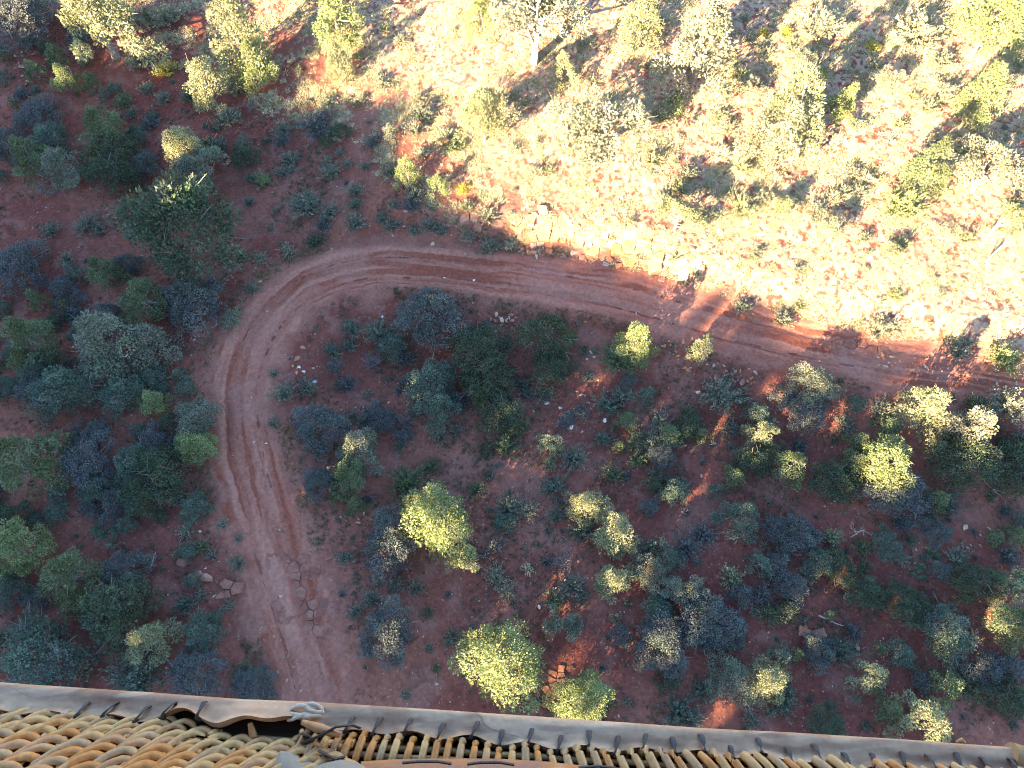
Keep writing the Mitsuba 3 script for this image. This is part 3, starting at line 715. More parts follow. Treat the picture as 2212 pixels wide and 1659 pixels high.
# ------------------------------------------------------------------ rocks
def boulder(seed, flatness=0.6):
    r = np.random.default_rng(seed); p = unit(r.normal(0, 1, (16, 3))) * r.uniform(0.75, 1.05, (16, 1)) * [1, r.uniform(0.6, 0.95), flatness]
    return hull(p)
ROCKS = [boulder(i, 0.35 + 0.07 * (i % 5)) for i in range(10)]
ROCK_PLY = {}
def rock(p, size, label, group=None, mat='mat_rock', stretch=1.0, sink=0.25):
    i = int(rng.integers(10)); d = ROCK_PLY.setdefault((i, mat), mikit.ply(ROCKS[i], mat)); key = numbered('rock')
    scene[key] = {**d, 'to_world': T().translate([p[0], p[1], p[2] + size * sink]).rotate([0, 0, 1], float(rng.uniform(0, 360))).rotate([1, 0, 0], float(rng.uniform(-15, 15))).scale([size * stretch, size, size])}
    say(key, label, 'rock', group)
for x, y, s, mat, lab in ((935, 529, 0.27, 'mat_pale_rock', 'single pale boulder at the outer road edge above the bend'), (1276, 762, 0.17, 'mat_white_rock', 'white stone right of the dark oak clump, uppermost of the white stones'),
                          (1283, 772, 0.16, 'mat_pale_rock', 'grey stone touching the uppermost white stone'), (1268, 776, 0.13, 'mat_pale_rock', 'small pale stone just left of and below the uppermost white stone'), (1181, 872, 0.23, 'mat_white_rock', 'white boulder below the dark bush inside the bend'),
                          (1211, 882, 0.17, 'mat_white_rock', 'smaller white stone right of the white boulder inside the bend'), (1307, 909, 0.24, 'mat_white_rock', 'bright white boulder with a flat face, right of centre'), (1235, 923, 0.24, 'mat_white_rock', 'low pale boulder left of and below the bright white one'),
                          (1508, 848, 0.24, 'mat_white_rock', 'lone bright white block on shaded ground below the right road'), (642, 776, 0.34, 'mat_orange_rock', 'largest of the orange stones inside the left bend'), (655, 752, 0.25, 'mat_orange_rock', 'orange stone uppermost in its cluster inside the left bend'),
                          (633, 792, 0.22, 'mat_orange_rock', 'flat orange stone left of the cluster inside the bend'), (648, 793, 0.19, 'mat_white_rock', 'white angular stone in the orange cluster inside the bend'), (656, 803, 0.16, 'mat_white_rock', 'second pale stone below the white angular one'),
                          (641, 806, 0.20, 'mat_orange_rock', 'lowest orange stone of the cluster inside the bend'), (680, 825, 0.16, 'mat_white_rock', 'pale flake apart from the orange cluster, to its lower right'), (825, 684, 0.15, 'mat_white_rock', 'pale chunk against the left foot of the big blue-grey bush'),
                          (1165, 1312, 0.17, 'mat_white_rock', 'pale stone above the giant pinyon, left of a pair'), (1193, 1320, 0.18, 'mat_white_rock', 'pale stone above the giant pinyon, right of a pair'), (432, 1148, 0.17, 'mat_pale_rock', 'upright pale stone on red soil left of the road'),
                          (603, 1145, 0.15, 'mat_pale_rock', 'pale stone lying in the wheel track of the lower road'), (607, 1288, 0.16, 'mat_pale_rock', 'pale loose stone on the bedrock slabs in the road'), (575, 958, 0.10, 'mat_white_rock', 'small white stone in the road, left side of the bend'),
                          (1024, 606, 0.15, 'mat_white_rock', 'white stone lying in the upper road'), (960, 600, 0.13, 'mat_white_rock', 'white chip in the upper road left of another white stone')):
    rock(at(x, y), s, lab, mat=mat)
def heap(poly, n, lo, hi, mats, label, group):
    from shapely import Polygon, Point, prepare
    pg = Polygon(poly); x0, y0, x1, y1 = pg.bounds; k = 0; got = []
    while k < n:
        x, y = rng.uniform(x0, x1), rng.uniform(y0, y1)
        if not pg.contains(Point(x, y)): continue
        p = at(x, y); s = lo + (hi - lo) * rng.random() ** 2
        if any(math.hypot(p[0] - g[0], p[1] - g[1]) < (s + g[2]) * 0.62 for g in got) and rng.random() < 0.9: continue
        got.append((p[0], p[1], s)); k += 1; rock(p, s, label, group, mats[int(rng.integers(len(mats)))], rng.uniform(1.0, 1.4))
R1, R2, R3 = 'mat_rock', 'mat_pale_rock', 'mat_orange_rock'
heap([(1030, 680), (1120, 672), (1118, 705), (1085, 730), (1040, 725)], 34, 0.1, 0.24, [R1, R1, R2], 'greyish stone piled in the gap between two dark bushes below the road', 'stones piled below the road')
heap([(1420, 740), (1500, 725), (1550, 790), (1480, 805)], 26, 0.1, 0.3, [R3, R2], 'sunlit orange stone strewn round the round pale-green bush', 'sunlit stones by the round bush')
heap([(1085, 470), (1180, 490), (1170, 560), (1090, 540)], 22, 0.15, 0.42, [R3, R2], 'sunlit orange block at the left end of the pale rock ledge', 'blocks at the left end of the ledge')
heap([(790, 420), (900, 450), (1060, 540), (1050, 560), (890, 535), (790, 500)], 26, 0.1, 0.28, [R1, R2], 'shaded stone on the bank above the road bend', 'stones on the shaded bank')
heap([(1200, 880), (1340, 780), (1370, 860), (1290, 930), (1210, 930)], 30, 0.07, 0.2, [R1, R2], 'stone scattered on the red wash right of the dark oak clump', 'stones in the red wash')
heap([(690, 1000), (790, 1000), (820, 1130), (740, 1130)], 18, 0.07, 0.17, [R2], 'pale stone on the ground beside the inner edge of the left road', 'stones beside the left road')
heap([(1880, 760), (2010, 770), (2000, 800), (1890, 800)], 20, 0.1, 0.24, [R3, R2], 'sunlit rubble stone in the right-hand road', 'rubble in the right-hand road')
heap([(1560, 790), (1640, 800), (1630, 830), (1540, 825)], 14, 0.12, 0.28, [R1, R3], 'shaded stone along the lower edge of the right-hand road', 'stones along the lower road edge')
heap([(30, 110), (110, 120), (120, 190), (50, 200)], 22, 0.14, 0.34, [R1, R2], 'pinkish rubble stone in the upper left corner', 'rubble in the upper left')
heap([(2080, 1130), (2200, 1140), (2200, 1210), (2090, 1190)], 16, 0.1, 0.28, [R1, R2], 'greyish stone on the washed slope at the right edge', 'stones at the right edge')
heap([(540, 1330), (640, 1400), (660, 1490), (620, 1500), (560, 1400)], 16, 0.09, 0.22, [R1, R3], 'broken stone along the left verge of the lower road', 'stones along the lower road verge')
heap([(1740, 1330), (1860, 1400), (1830, 1440), (1740, 1400)], 12, 0.1, 0.28, [R1], 'dull red stone on the shaded slope, lower right', 'stones on the lower right slope')

# bedrock in flat broken pieces
def broken(poly, cell, zlo, zhi, seed, gap=0.05, keep=1.0):
    """world-space slabs that fill a patch of ground: (vertices, faces) each"""
    from shapely import Polygon, MultiPoint; from scipy.spatial import Voronoi
    r = np.random.default_rng(seed); pg = Polygon([at(*q)[:2] for q in poly]); x0, y0, x1, y1 = pg.bounds; out = []
    pts = np.array([(x + r.uniform(-.42, .42) * cell, y + r.uniform(-.42, .42) * cell) for x in np.arange(x0 - 3 * cell, x1 + 3 * cell, cell * 1.25) for y in np.arange(y0 - 3 * cell, y1 + 3 * cell, cell)])
    vo = Voronoi(pts)
    for reg in vo.point_region:
        ix = vo.regions[reg]
        if -1 in ix or not ix: continue
        c = Polygon(vo.vertices[ix])
        if not pg.contains(c.centroid) or r.random() > keep: continue
        c = c.buffer(-gap * r.uniform(0.5, 1.4)).simplify(0.02)
        if c.is_empty or c.geom_type != 'Polygon' or c.area < 0.03: continue
        xy = np.array(c.exterior.coords)[:-1]; m = xy.mean(0); z = ground(xy[:, 0], xy[:, 1]); hgt = r.uniform(zlo, zhi); tilt = r.normal(0, 0.05, 2) * (zhi > 0.1)
        top = m + (xy - m) * r.uniform(0.90, 0.96); mid = m + (xy - m) * 0.985; zt = z.mean() * 0.7 + z * 0.3 + hgt + (top - m) @ tilt + r.normal(0, 0.008, len(xy))
        out.append(hull(np.vstack([np.c_[xy, z - 0.15], np.c_[mid, zt - 0.028], np.c_[top, zt]])))
    return out
for i, m in enumerate(broken([(572, 1195), (655, 1180), (715, 1265), (745, 1345), (690, 1390), (610, 1330), (585, 1260)], 0.55, 0.012, 0.04, 2, 0.012, 0.8)): part('dirt_road', 'slab', m, 'mat_slab')
for i, m in enumerate(broken([(1795, 738), (1850, 722), (1930, 752), (1900, 775), (1800, 775)], 0.6, 0.01, 0.06, 3, 0.03, 0.7)): part('dirt_road', 'slab', m, 'mat_slab')
def ledge(poly, cell, lo, hi, seed, label, mats, keep=0.9, more=()):
    key = numbered('rock_ledge')
    for i, m in enumerate(broken(poly, cell, lo, hi, seed, 0.022, keep) + [b for c2, k2 in more for b in broken(poly, c2, lo * 0.3, hi * 0.6, seed + 50, 0.02, k2)]): part(key, 'block', m, mats[int(rng.integers(len(mats)))])
    say(key, label, 'rock ledge')
ledge([(1100, 462), (1190, 450), (1300, 490), (1420, 515), (1510, 540), (1505, 592), (1430, 606), (1330, 580), (1230, 556), (1110, 520)], 0.72, 0.02, 0.34, 4, 'pale broken sandstone ledge in full sun above the road', [R2, R3, R3, R1], 0.5, ((0.4, 0.45),))
ledge([(950, 440), (1040, 472), (1100, 478), (1100, 500), (1030, 498), (955, 462)], 0.6, 0.05, 0.3, 5, 'dull pink shaded ledge above the road, left of the sunlit one', [R1, 'mat_slab'], 0.75)
ledge([(405, 1236), (460, 1246), (520, 1262), (518, 1290), (485, 1288), (470, 1262), (410, 1250)], 0.55, 0.06, 0.2, 6, 'low pale rock ledge on red soil left of the lower road', ['mat_slab', R1], 1.0)
ledge([(378, 1213), (402, 1208), (408, 1226), (385, 1230)], 0.45, 0.05, 0.14, 7, 'single flat pale slab up left of the low ledge near the lower road', ['mat_slab'], 1.0)
ledge([(1720, 1360), (1800, 1370), (1810, 1392), (1730, 1385)], 0.7, 0.05, 0.2, 8, 'reddish shaded ledge on the lower right slope', [R1], 0.8)
ledge([(1195, 1450), (1215, 1430), (1230, 1440), (1205, 1500), (1180, 1540), (1165, 1530)], 0.4, 0.03, 0.15, 9, 'sunlit orange rocks in the gap between the two bright trees by the basket', [R3], 0.9)

# ------------------------------------------------------------------ unseen ridge behind the viewer, its crest shaped to shade the near ground
off = np.array([-75, -45, -28, -16, -8, -3, -1.0, 0, 1.0, 3, 8, 16, 28, 45]); prof = np.array([0, 0.25, 0.45, 0.66, 0.85, 0.955, 0.985, 1.0, 0.985, 0.955, 0.83, 0.55, 0.22, 0])
UU, OO = np.meshgrid(ug, off, indexing='ij'); PP = np.interp(OO, off, prof)
NB = (meshkit.fbm(np.stack([UU / 9, OO / 9, OO * 0], -1), 4, 8) - 0.5) * 14 * np.where(np.abs(OO) < 2, 0, np.minimum(1, np.abs(OO) / 16))
ends = sstep(150, 120, np.abs(UU)); CZ = (crest[:, None] + 2) * PP * (0.25 + 0.75 * ends) - 2 + NB * (PP > 0) * np.where(PP > 0.8, 0.15, 1)
CZ = np.minimum(CZ, crest[:, None] - np.abs(OO) * 0.33 + 0.0)
PX = Q * UU[..., None] + S * (OO - RIDGE_D)[..., None]
scene['unseen_ridge'] = mikit.ply((np.concatenate([PX, CZ[..., None]], -1).reshape(-1, 3), grid_faces(len(ug), len(off))), 'mat_soil', smooth=30)
say('unseen_ridge', 'unseen red rock ridge behind the viewer, shaped to shade the near ground', kind='structure')

G_ = np.array(gaps); n = 80000                             # unseen leaf screen on the ridge, blocks the sun except through the gaps
u_ = rng.uniform(G_[:, 0].min() - 4, G_[:, 0].max() + 4, n); low, hi_ = np.interp(u_, ug, crest), np.interp(u_, ug, crest0); z_ = rng.uniform(0, 1, n)
z_ = low - 0.2 + (hi_ - low + 0.5) * z_; keep_ = (hi_ - low > 0.25) & (rng.random(n) < (hi_ - low) / 5)
for u0, w0, a0, b0 in gaps: keep_ &= ~((np.abs(u_ - u0) < w0) & (z_ > a0 - 0.2) & (z_ < b0) & (((u_ - u0) / w0) ** 2 + ((z_ - (a0 + b0) / 2) / ((b0 - a0) / 2 + 0.2)) ** 4 < 1))
u_, z_ = u_[keep_], z_[keep_]; m = len(u_); c_ = Q * u_[:, None] + S * (rng.normal(0, 0.8, m) - RIDGE_D)[:, None]
v, f, c = leaves(np.c_[c_, z_], unit(rng.normal(0, 1, (m, 3))), 0.5, 0.42, np.array(PAL['green']) * rng.uniform(0.7, 1.3, (m, 1)), rng)
scene['unseen_leaf_screen'] = mikit.ply((v, f), 'mat_leaf', color=c); say('unseen_leaf_screen', 'unseen leaf screen along the ridge top, shaped to pass sun through gaps', 'trees', kind='stuff')
# ------------------------------------------------------------------ the wicker basket the view is taken from
B0 = np.array([0, 0, H - 1.42]); YAW = math.radians(-3.3); EX, EY = np.array([math.cos(YAW), math.sin(YAW), 0]), np.array([-math.sin(YAW), math.cos(YAW), 0])
def bk(a, b, c): return B0 + np.asarray(a)[..., None] * EX + np.asarray(b)[..., None] * EY + np.asarray(c)[..., None] * [0, 0, 1.0]
def loc(p): q = np.asarray(p) - B0; return q @ EX, q @ EY, q[..., 2]                     # world point to along, out, up
def at_b(f):                                               # a colour written in the basket's own axes
    def fn(p, n, uv):
        x, y = p.x - float(B0[0]), p.y - float(B0[1]); return f(x * float(EX[0]) + y * float(EX[1]), x * float(EY[0]) + y * float(EY[1]), p.z - float(B0[2]))
    return fn
def hide(a, b, c):
    k = mix((0.275, 0.185, 0.135), (0.42, 0.31, 0.23), smoothstep(0.28, 0.72, fbm(a * 9, b * 40, c * 20, 3)))
    k = mix(k, (0.20, 0.115, 0.085), smoothstep(0.56, 0.75, fbm(a * 14 + 3, b * 22 + a * 7, 1.0, 3)) * 0.6)
    k = mix(k, (0.47, 0.375, 0.30), smoothstep(0.6, 0.8, fbm(a * 6 + 9, b * 60 - a * 12, 2.0, 3)) * 0.6)
    line = dr.abs(noise(a * 11, b * 26 + a * 3, 7.0) - 0.5)
    return mix(k, (0.16, 0.12, 0.11), smoothstep(0.012, 0.002, line) * smoothstep(0.5, 0.65, noise(a * 5, b * 20, 9.0)) * 0.7) * (0.9 + 0.2 * noise(a * 160, b * 160, c * 160))
scene['mat_rawhide'] = {'type': 'bumpmap', 'arbitrary': mikit.proc(at_b(lambda a, b, c: fbm(a * 30, b * 60, c * 30, 3)), eps=0.001), 'scale': 0.004, 'bsdf': {'type': 'principled', 'base_color': mikit.proc(at_b(hide)), 'roughness': 0.6, 'specular': 0.4}}
def cane(c1, c2):
    return at_b(lambda a, b, c: mix(mix(c1, c2, fbm(a * 18, b * 18, c * 18, 2)), (0.50, 0.34, 0.15), smoothstep(0.6, 0.8, noise(a * 55 + 5, b * 55, c * 55)) * 0.5) * (0.72 + 0.5 * fbm(a * 130, b * 130, c * 130, 2)))
for i, (c1, c2) in enumerate((((0.40, 0.235, 0.095), (0.54, 0.345, 0.155)), ((0.31, 0.195, 0.100), (0.42, 0.285, 0.160)), ((0.39, 0.160, 0.040), (0.49, 0.230, 0.070)), ((0.33, 0.170, 0.080), (0.44, 0.245, 0.120)))):
    scene[f'mat_cane_{i}'] = {'type': 'principled', 'base_color': mikit.proc(cane(c1, c2)), 'roughness': 0.45, 'specular': 0.5}
scene['mat_thong'] = {'type': 'twosided', 'bsdf': {'type': 'principled', 'base_color': mikit.proc(at_b(lambda a, b, c: mix((0.030, 0.030, 0.036), (0.065, 0.065, 0.078), fbm(a * 70, b * 70, c * 70, 2)))), 'roughness': 0.7}}
scene['mat_pad'] = {'type': 'twosided', 'bsdf': {'type': 'principled', 'base_color': mikit.proc(at_b(lambda a, b, c: mix(mix((0.20, 0.12, 0.10), (0.36, 0.15, 0.055), smoothstep(0.35, 0.65, fbm(a * 12, b * 30, 0.0, 2))), (0.42, 0.24, 0.12), smoothstep(0.55, 0.75, fbm(a * 25, b * 40, 4.0, 3))))), 'roughness': 0.42}}
scene['mat_suede'] = {'type': 'twosided', 'bsdf': {'type': 'diffuse', 'reflectance': mikit.proc(at_b(lambda a, b, c: mix((0.27, 0.235, 0.20), (0.38, 0.335, 0.28), fbm(a * 40, b * 40, c * 40, 3))))}}
scene['mat_rope'] = {'type': 'twosided', 'bsdf': {'type': 'diffuse', 'reflectance': mikit.proc(at_b(lambda a, b, c: mix((0.40, 0.35, 0.29), (0.58, 0.53, 0.46), fbm(a * 160, b * 160, c * 160, 2))))}}
scene['mat_dark_backing'] = {'type': 'twosided', 'bsdf': {'type': 'diffuse', 'reflectance': rgb((0.075, 0.05, 0.035))}}  # near-black colour stands in for shade between the canes and in the hole
BK = 'balloon_basket'
say(BK, 'wicker balloon basket with a laced rawhide edge along the bottom of the picture', 'basket')
HC = 1.42
def A(x, b=0.0): return (x - 1106) / F * HC                 # along the basket from the place in the view
# the rawhide strip: a thick wavy sheet that slopes outwards and folds down at its outer edge
aa = np.linspace(-1.18, 1.18, 330); rr_ = np.random.default_rng(4)
wavy = 0.0045 * np.sin(aa * 2 * np.pi / 0.105 + 1.5 * np.sin(aa * 3)) + (meshkit.noise(np.stack([aa * 14, aa * 0, aa * 0], -1), 3) - 0.5) * 0.008
lift = 0.020 * np.exp(-((aa - A(600)) / 0.10) ** 2) + 0.012 * np.exp(-((aa - A(455)) / 0.05) ** 2) - 0.014 * np.exp(-((aa - A(545)) / 0.035) ** 2)
b_in = 0.012 + wavy + lift; bo = 0.055 + (meshkit.noise(np.stack([aa * 6, aa * 0, aa * 0], -1), 5) - 0.5) * 0.004
tt = np.array([-0.16, 0, 0.012, 0.05, 0.12, 0.22, 0.34, 0.46, 0.58, 0.70, 0.80, 0.88, 0.94, 0.975, 1.0, 1.0, 1.0])
cc = np.array([-0.013, 0.001, 0.006, 0.0045, 0.0, -0.002, -0.003, -0.0035, -0.004, -0.0045, -0.0055, -0.007, -0.0095, -0.013, -0.019, -0.05, -0.09])
Bt = b_in[:, None] + (bo - b_in)[:, None] * tt; puff = 0.0045 * np.sin(aa * 2 * np.pi / 0.05)[:, None] * np.exp(-np.abs(tt) / 0.16) + (meshkit.fbm(np.stack(np.broadcast_arrays(aa[:, None] * 9, tt * 4, tt * 0), -1), 3, 6) - 0.5) * 0.007 * (tt < 0.99)
Ct = cc + puff + 0.028 * np.exp(-((aa - A(600)) / 0.10) ** 2)[:, None] * (1 - tt)
up_ = bk(np.broadcast_to(aa[:, None], Bt.shape), Bt, Ct); dn_ = bk(np.broadcast_to(aa[:, None], Bt.shape), Bt - 0.004 * (tt > 0.97), Ct - 0.007)
nA, nB = Bt.shape; va = np.concatenate([dn_[:, ::-1], up_], 1)
part(BK, 'rawhide_edge', (va.reshape(-1, 3), grid_faces(nA, 2 * nB)), 'mat_rawhide', smooth=35)
EDGEK = f'{BK}__rawhide_edge'
def edge_b(a): return float(np.interp(a, aa, b_in)), float(np.interp(a, aa, Ct[:, 4]))
def strap(p, w, th, bend):
    """a flat thong along the points"""
    p = np.asarray(p); d = unit(np.gradient(p, axis=0)); s = unit(np.cross(d, bend)); n2 = np.cross(s, d); g = np.linspace(0, 2 * np.pi, 9)[:-1]
    v = p[:, None] + s[:, None] * (np.cos(g) * w)[None, :, None] + n2[:, None] * (np.sin(g) * th)[None, :, None]
    m, k = len(p), 8; i, j = np.meshgrid(np.arange(m - 1), np.arange(k), indexing='ij'); q = np.stack([i * k + j, i * k + (j + 1) % k, (i + 1) * k + (j + 1) % k, (i + 1) * k + j], -1).reshape(-1, 4)
    cap = [[0, x + 1, x] for x in range(1, 7)] + [[(m - 1) * k, (m - 1) * k + x, (m - 1) * k + x + 1] for x in range(1, 7)]
    return v.reshape(-1, 3), np.vstack([q[:, [0, 1, 2]], q[:, [0, 2, 3]], cap])
for x, sl in ((246, -.4), (299, -.55), (366, -.5), (419, -.45), (491, -.15), (780, -.35), (834, -.35), (895, -.3), (960, -.3), (1026, -.35), (1082, -.1), (1137, -.22), (1194, -.25), (1254, -.05), (1304, -.3), (1358, -.3), (1421, .1), (1477, .1), (1533, .12), (1586, .05),
              (1644, .15), (1699, .22), (1755, .22), (1798, -.15), (1854, -.22), (1916, .25), (1963, -.12), (2022, .28), (2074, .2)):
    a = A(x); b0, c0 = edge_b(a); sl *= 0.026; e = rr_.uniform(0.85, 1.15)
    pts = [(a - sl * 1.0, b0 + 0.0225 * e, c0 - 0.006), (a - sl * 0.9, b0 + 0.0205 * e, c0 + 0.003), (a - sl * 0.5, b0 + 0.012 * e, c0 + 0.0065), (a - sl * 0.1, b0 + 0.002, c0 + 0.012), (a + sl * 0.2, b0 - 0.005, c0 + 0.006), (a + sl * 0.4, b0 - 0.008, c0 - 0.014), (a + sl * 0.5, b0 - 0.010, c0 - 0.04)]
    part(EDGEK, 'lace', strap([bk(*np.array(q, float)) for q in pts], 0.0042 * e, 0.0016, EX[None] * 0 + EY), 'mat_thong', smooth=50)
def arc(p0, p1, bulge, n=9, skew=0.0):
    k = np.linspace(0, 1, n)[:, None]; return np.asarray(p0) * (1 - k) + np.asarray(p1) * k + np.sin(np.pi * k ** (1 + skew)) * np.asarray(bulge)
def canes(pts, rad, mat, nm, parent, label=None):
    P = np.array([bk(*q) for q in pts]); r = np.full(len(P), rad); r[[0, -1]] *= 0.55
    v, f = tube(P, r, 8); m = len(P); cap = [[0, x + 1, x] for x in range(1, 7)] + [[(m - 1) * 8, (m - 1) * 8 + x, (m - 1) * 8 + x + 1] for x in range(1, 7)]
    return part(parent, nm, (v, np.vstack([f, cap])), mat, label, smooth=50)
# the wall: a woven foot that slopes in and up, rows of canes twined round upright stakes, then the upright wall above
body = [(-1.0, 1.0, -1.25, -1.21), (-1.0, 1.0, -0.115, -0.075), (-1.0, -0.96, -1.21, -0.115), (0.96, 1.0, -1.21, -0.115)]
scene['mat_wall'] = {'type': 'bumpmap', 'arbitrary': mikit.proc(at_b(lambda a, b, c: dr.abs(dr.sin(c * 260 + dr.sin(a * 90 + b * 90) * 1.6))), eps=0.001), 'scale': 0.012, 'bsdf': {'type': 'diffuse', 'reflectance': mikit.proc(cane((0.30, 0.21, 0.11), (0.46, 0.34, 0.19)))}}
for a0, a1, b0, b1 in body:
    v = np.array([bk(a, b, c) for a in (a0, a1) for b in (b0, b1) for c in (0.075, 1.08)])
    part(BK, 'wicker_wall', hull(v), 'mat_wall')
part(BK, 'floor', hull(np.array([bk(a, b, c) for a in (-1.1, 1.1) for b in (-1.25, 0.05) for c in (-0.075, -0.05)])), 'mat_dark_backing')
rim = [bk(a, b, 1.10) for a, b in ((-0.98, -0.095), (0.98, -0.095), (0.98, -1.23), (-0.98, -1.23), (-0.98, -0.095))]
for p, q in zip(rim[:-1], rim[1:]): part(BK, 'padded_rim', tube(np.linspace(p, q, 9), 0.035, 12), 'mat_pad', smooth=50)
W0 = f'{BK}__wicker_foot'
foot = np.array([bk(a, b, c) for a in (-1.15, 1.05) for b, c in ((0.004, -0.03), (-0.080, 0.060), (-0.090, 0.052), (-0.004, -0.05))])
scene[W0] = mikit.ply(hull(foot), 'mat_dark_backing'); used[W0] = 1  # solid dark backing, shade painted in behind the canes
for b, c in ((-0.008, -0.005), (-0.022, 0.010)):           # rods that the border canes are wrapped round
    canes([(a, b + 0.001 * math.sin(a * 40), c) for a in np.linspace(A(560), 1.1, 60)], 0.0055, 'mat_cane_1', 'rod', W0)
r5 = np.random.default_rng(5)
def slope(t): return -0.70 * t + 0.004, 0.72 * t - 0.004   # out and up, t metres up the foot
a0_, a1_ = A(-60), A(735)
for row in range(10):                                       # twined rows on the left, highest at the corner
    big_ = 1.0 + 0.055 * row; t0 = 0.0150 * row * (1 + 0.035 * row) + 0.001; shift = 0.02 * (row % 2); a = a0_ + shift + r5.uniform(0, 0.01)
    while a < a1_:
        edge_t = np.interp(a, [A(0), A(150), A(330), A(420), A(470), A(690), A(735)], [-0.036, -0.028, -0.012, 0.002, 0.026, 0.034, 0.02])
        step = 0.036 * big_ * r5.uniform(0.9, 1.1)
        if t0 + edge_t * 1.0 < 0.15:
            t = t0 + edge_t; L = 0.066 * big_ * r5.uniform(0.92, 1.1); kk = np.linspace(0, 1, 12); rise = t + big_ * np.interp(kk, [0, 0.2, 0.45, 0.65, 0.85, 1], [0.030, 0.020, 0.001, -0.009, -0.009, -0.003]); up1, up2 = slope(rise); hump = np.sin(np.pi * kk) ** 0.8 * 0.0115 * big_ - 0.006
            k = int(r5.choice(4, p=[0.45, 0.25, 0.15, 0.15] if row < 4 else [0.3, 0.15, 0.4, 0.15]))
            if row < 2 and a > A(330): k = 3 if r5.random() < 0.2 else 0
            canes(np.c_[a + L * kk, up1 + hump * 0.72, up2 + hump * 0.70], 0.0062 * big_ * r5.uniform(0.88, 1.12), f'mat_cane_{k}', 'cane', W0)
        a += step
a = A(-40)
while a < A(720):                                          # upright stakes behind the rows
    b0, c0 = slope(-0.03 if a < A(330) else 0.02); b1, c1 = slope(0.12); canes([(a, b0, c0 - 0.002), (a, (b0 + b1) / 2, (c0 + c1) / 2 - 0.002), (a, b1, c1)], 0.006, 'mat_cane_1', 'stake', W0); a += 0.036
a = A(705)
while a < 1.08:                                            # border canes: upright loops, then ever more slanting ones to the right
    x = 1106 + a / HC * F; sl = np.interp(x, [700, 1100, 1180, 1400, 1700, 2200], [-0.008, -0.001, 0.008, 0.020, 0.030, 0.034]); rad = np.interp(x, [700, 1150, 1500], [0.0062, 0.0065, 0.0078]) * r5.uniform(0.9, 1.12)
    s0 = r5.normal(0, 0.0015); b0, _ = edge_b(a); o = min(0.002, b0 - 0.011) + np.interp(x, [1100, 1400, 1800], [0.002, 0.006, 0.010])
    canes([(a - 0.3 * sl, o - 0.006, -0.022), (a - 0.25 * sl, o + 0.003, -0.006), (a - 0.1 * sl, o + 0.004 + s0, 0.008), (a + 0.2 * sl, o - 0.004 + s0, 0.019), (a + 0.6 * sl, o - 0.016, 0.026), (a + 1.0 * sl, o - 0.030, 0.029), (a + 1.25 * sl, o - 0.042, 0.026)], rad, f'mat_cane_{int(r5.choice(4, p=[.45, .2, .25, .1]))}', 'border_cane', W0)
    a += np.interp(x, [700, 1150, 1500, 2200], [0.021, 0.022, 0.024, 0.027]) * r5.uniform(0.88, 1.12)
# the broken place: cut cane ends in the dark hole, a slat and straw
for x0, y0, x1, y1, rad, k, lab in ((540, 1562, 553, 1614, 0.0075, 3, 'broken upright cane end in the hole'), (618, 1610, 662, 1582, 0.0065, 3, None), (652, 1578, 655, 1592, 0.007, 0, None), (700, 1622, 712, 1588, 0.0062, 0, None), (726, 1614, 735, 1584, 0.006, 0, None), (758, 1616, 764, 1590, 0.006, 0, None), (450, 1588, 478, 1578, 0.007, 3, None)):
    def onto(x, y, c): d = ray(x, y); q = np.array([0, 0, H]) + d * (HC - c) / -d[2]; u_ = loc(q); return (float(u_[0]), float(u_[1]), c)
    canes([onto(x0, y0, 0.018), onto((x0 + x1) / 2, (y0 + y1) / 2, 0.010), onto(x1, y1, -0.004)], rad, f'mat_cane_{k}', 'broken_cane', W0, lab)
p0, p1 = onto(425, 1590, 0.024), onto(528, 1608, 0.02)
part(W0, 'slat', strap([bk(*p0), bk(*((np.array(p0) + p1) / 2)), bk(*p1)], 0.005, 0.0015, EY), 'mat_cane_0', 'pale split slat over the hole')
for i in range(14):
    x, y = r5.uniform(655, 735), r5.uniform(1606, 1630); q = np.array(onto(x, y, 0.03)); e = q + [r5.normal(0, 0.012), r5.normal(0, 0.01), r5.uniform(-0.003, 0.006)]
    part(W0, 'straw', tube([bk(*q), bk(*((q + e) / 2 + [0, 0, 0.002])), bk(*e)], 0.0008, 4), 'mat_cane_0')
canes([onto(1060 * 0.25 + 610 * 0.75 - 70, 1560, 0.04), onto(690, 1574, 0.045), onto(735, 1588, 0.04)], 0.0085, 'mat_cane_3', 'broken_cane', W0, 'reddish cane stub lying over the rawhide')
def thong(pts, w, nm, lab): part(EDGEK, nm, strap(np.array([bk(*onto(*q)) for q in pts]), w, 0.0022, EY), 'mat_thong', lab, smooth=50)
thong([(655, 1604, 0.03), (690, 1590, 0.048), (726, 1570, 0.056), (760, 1566, 0.05), (776, 1572, 0.035)], 0.0055, 'loose_lace', 'long loose dark thong crossing the broken place')
thong([(655, 1586, 0.026), (668, 1591, 0.03), (680, 1600, 0.028)], 0.0075, 'loose_lace', None)
thong([(690, 1622, 0.05), (705, 1630, 0.055), (725, 1640, 0.055), (745, 1634, 0.05)], 0.006, 'loose_lace', None)
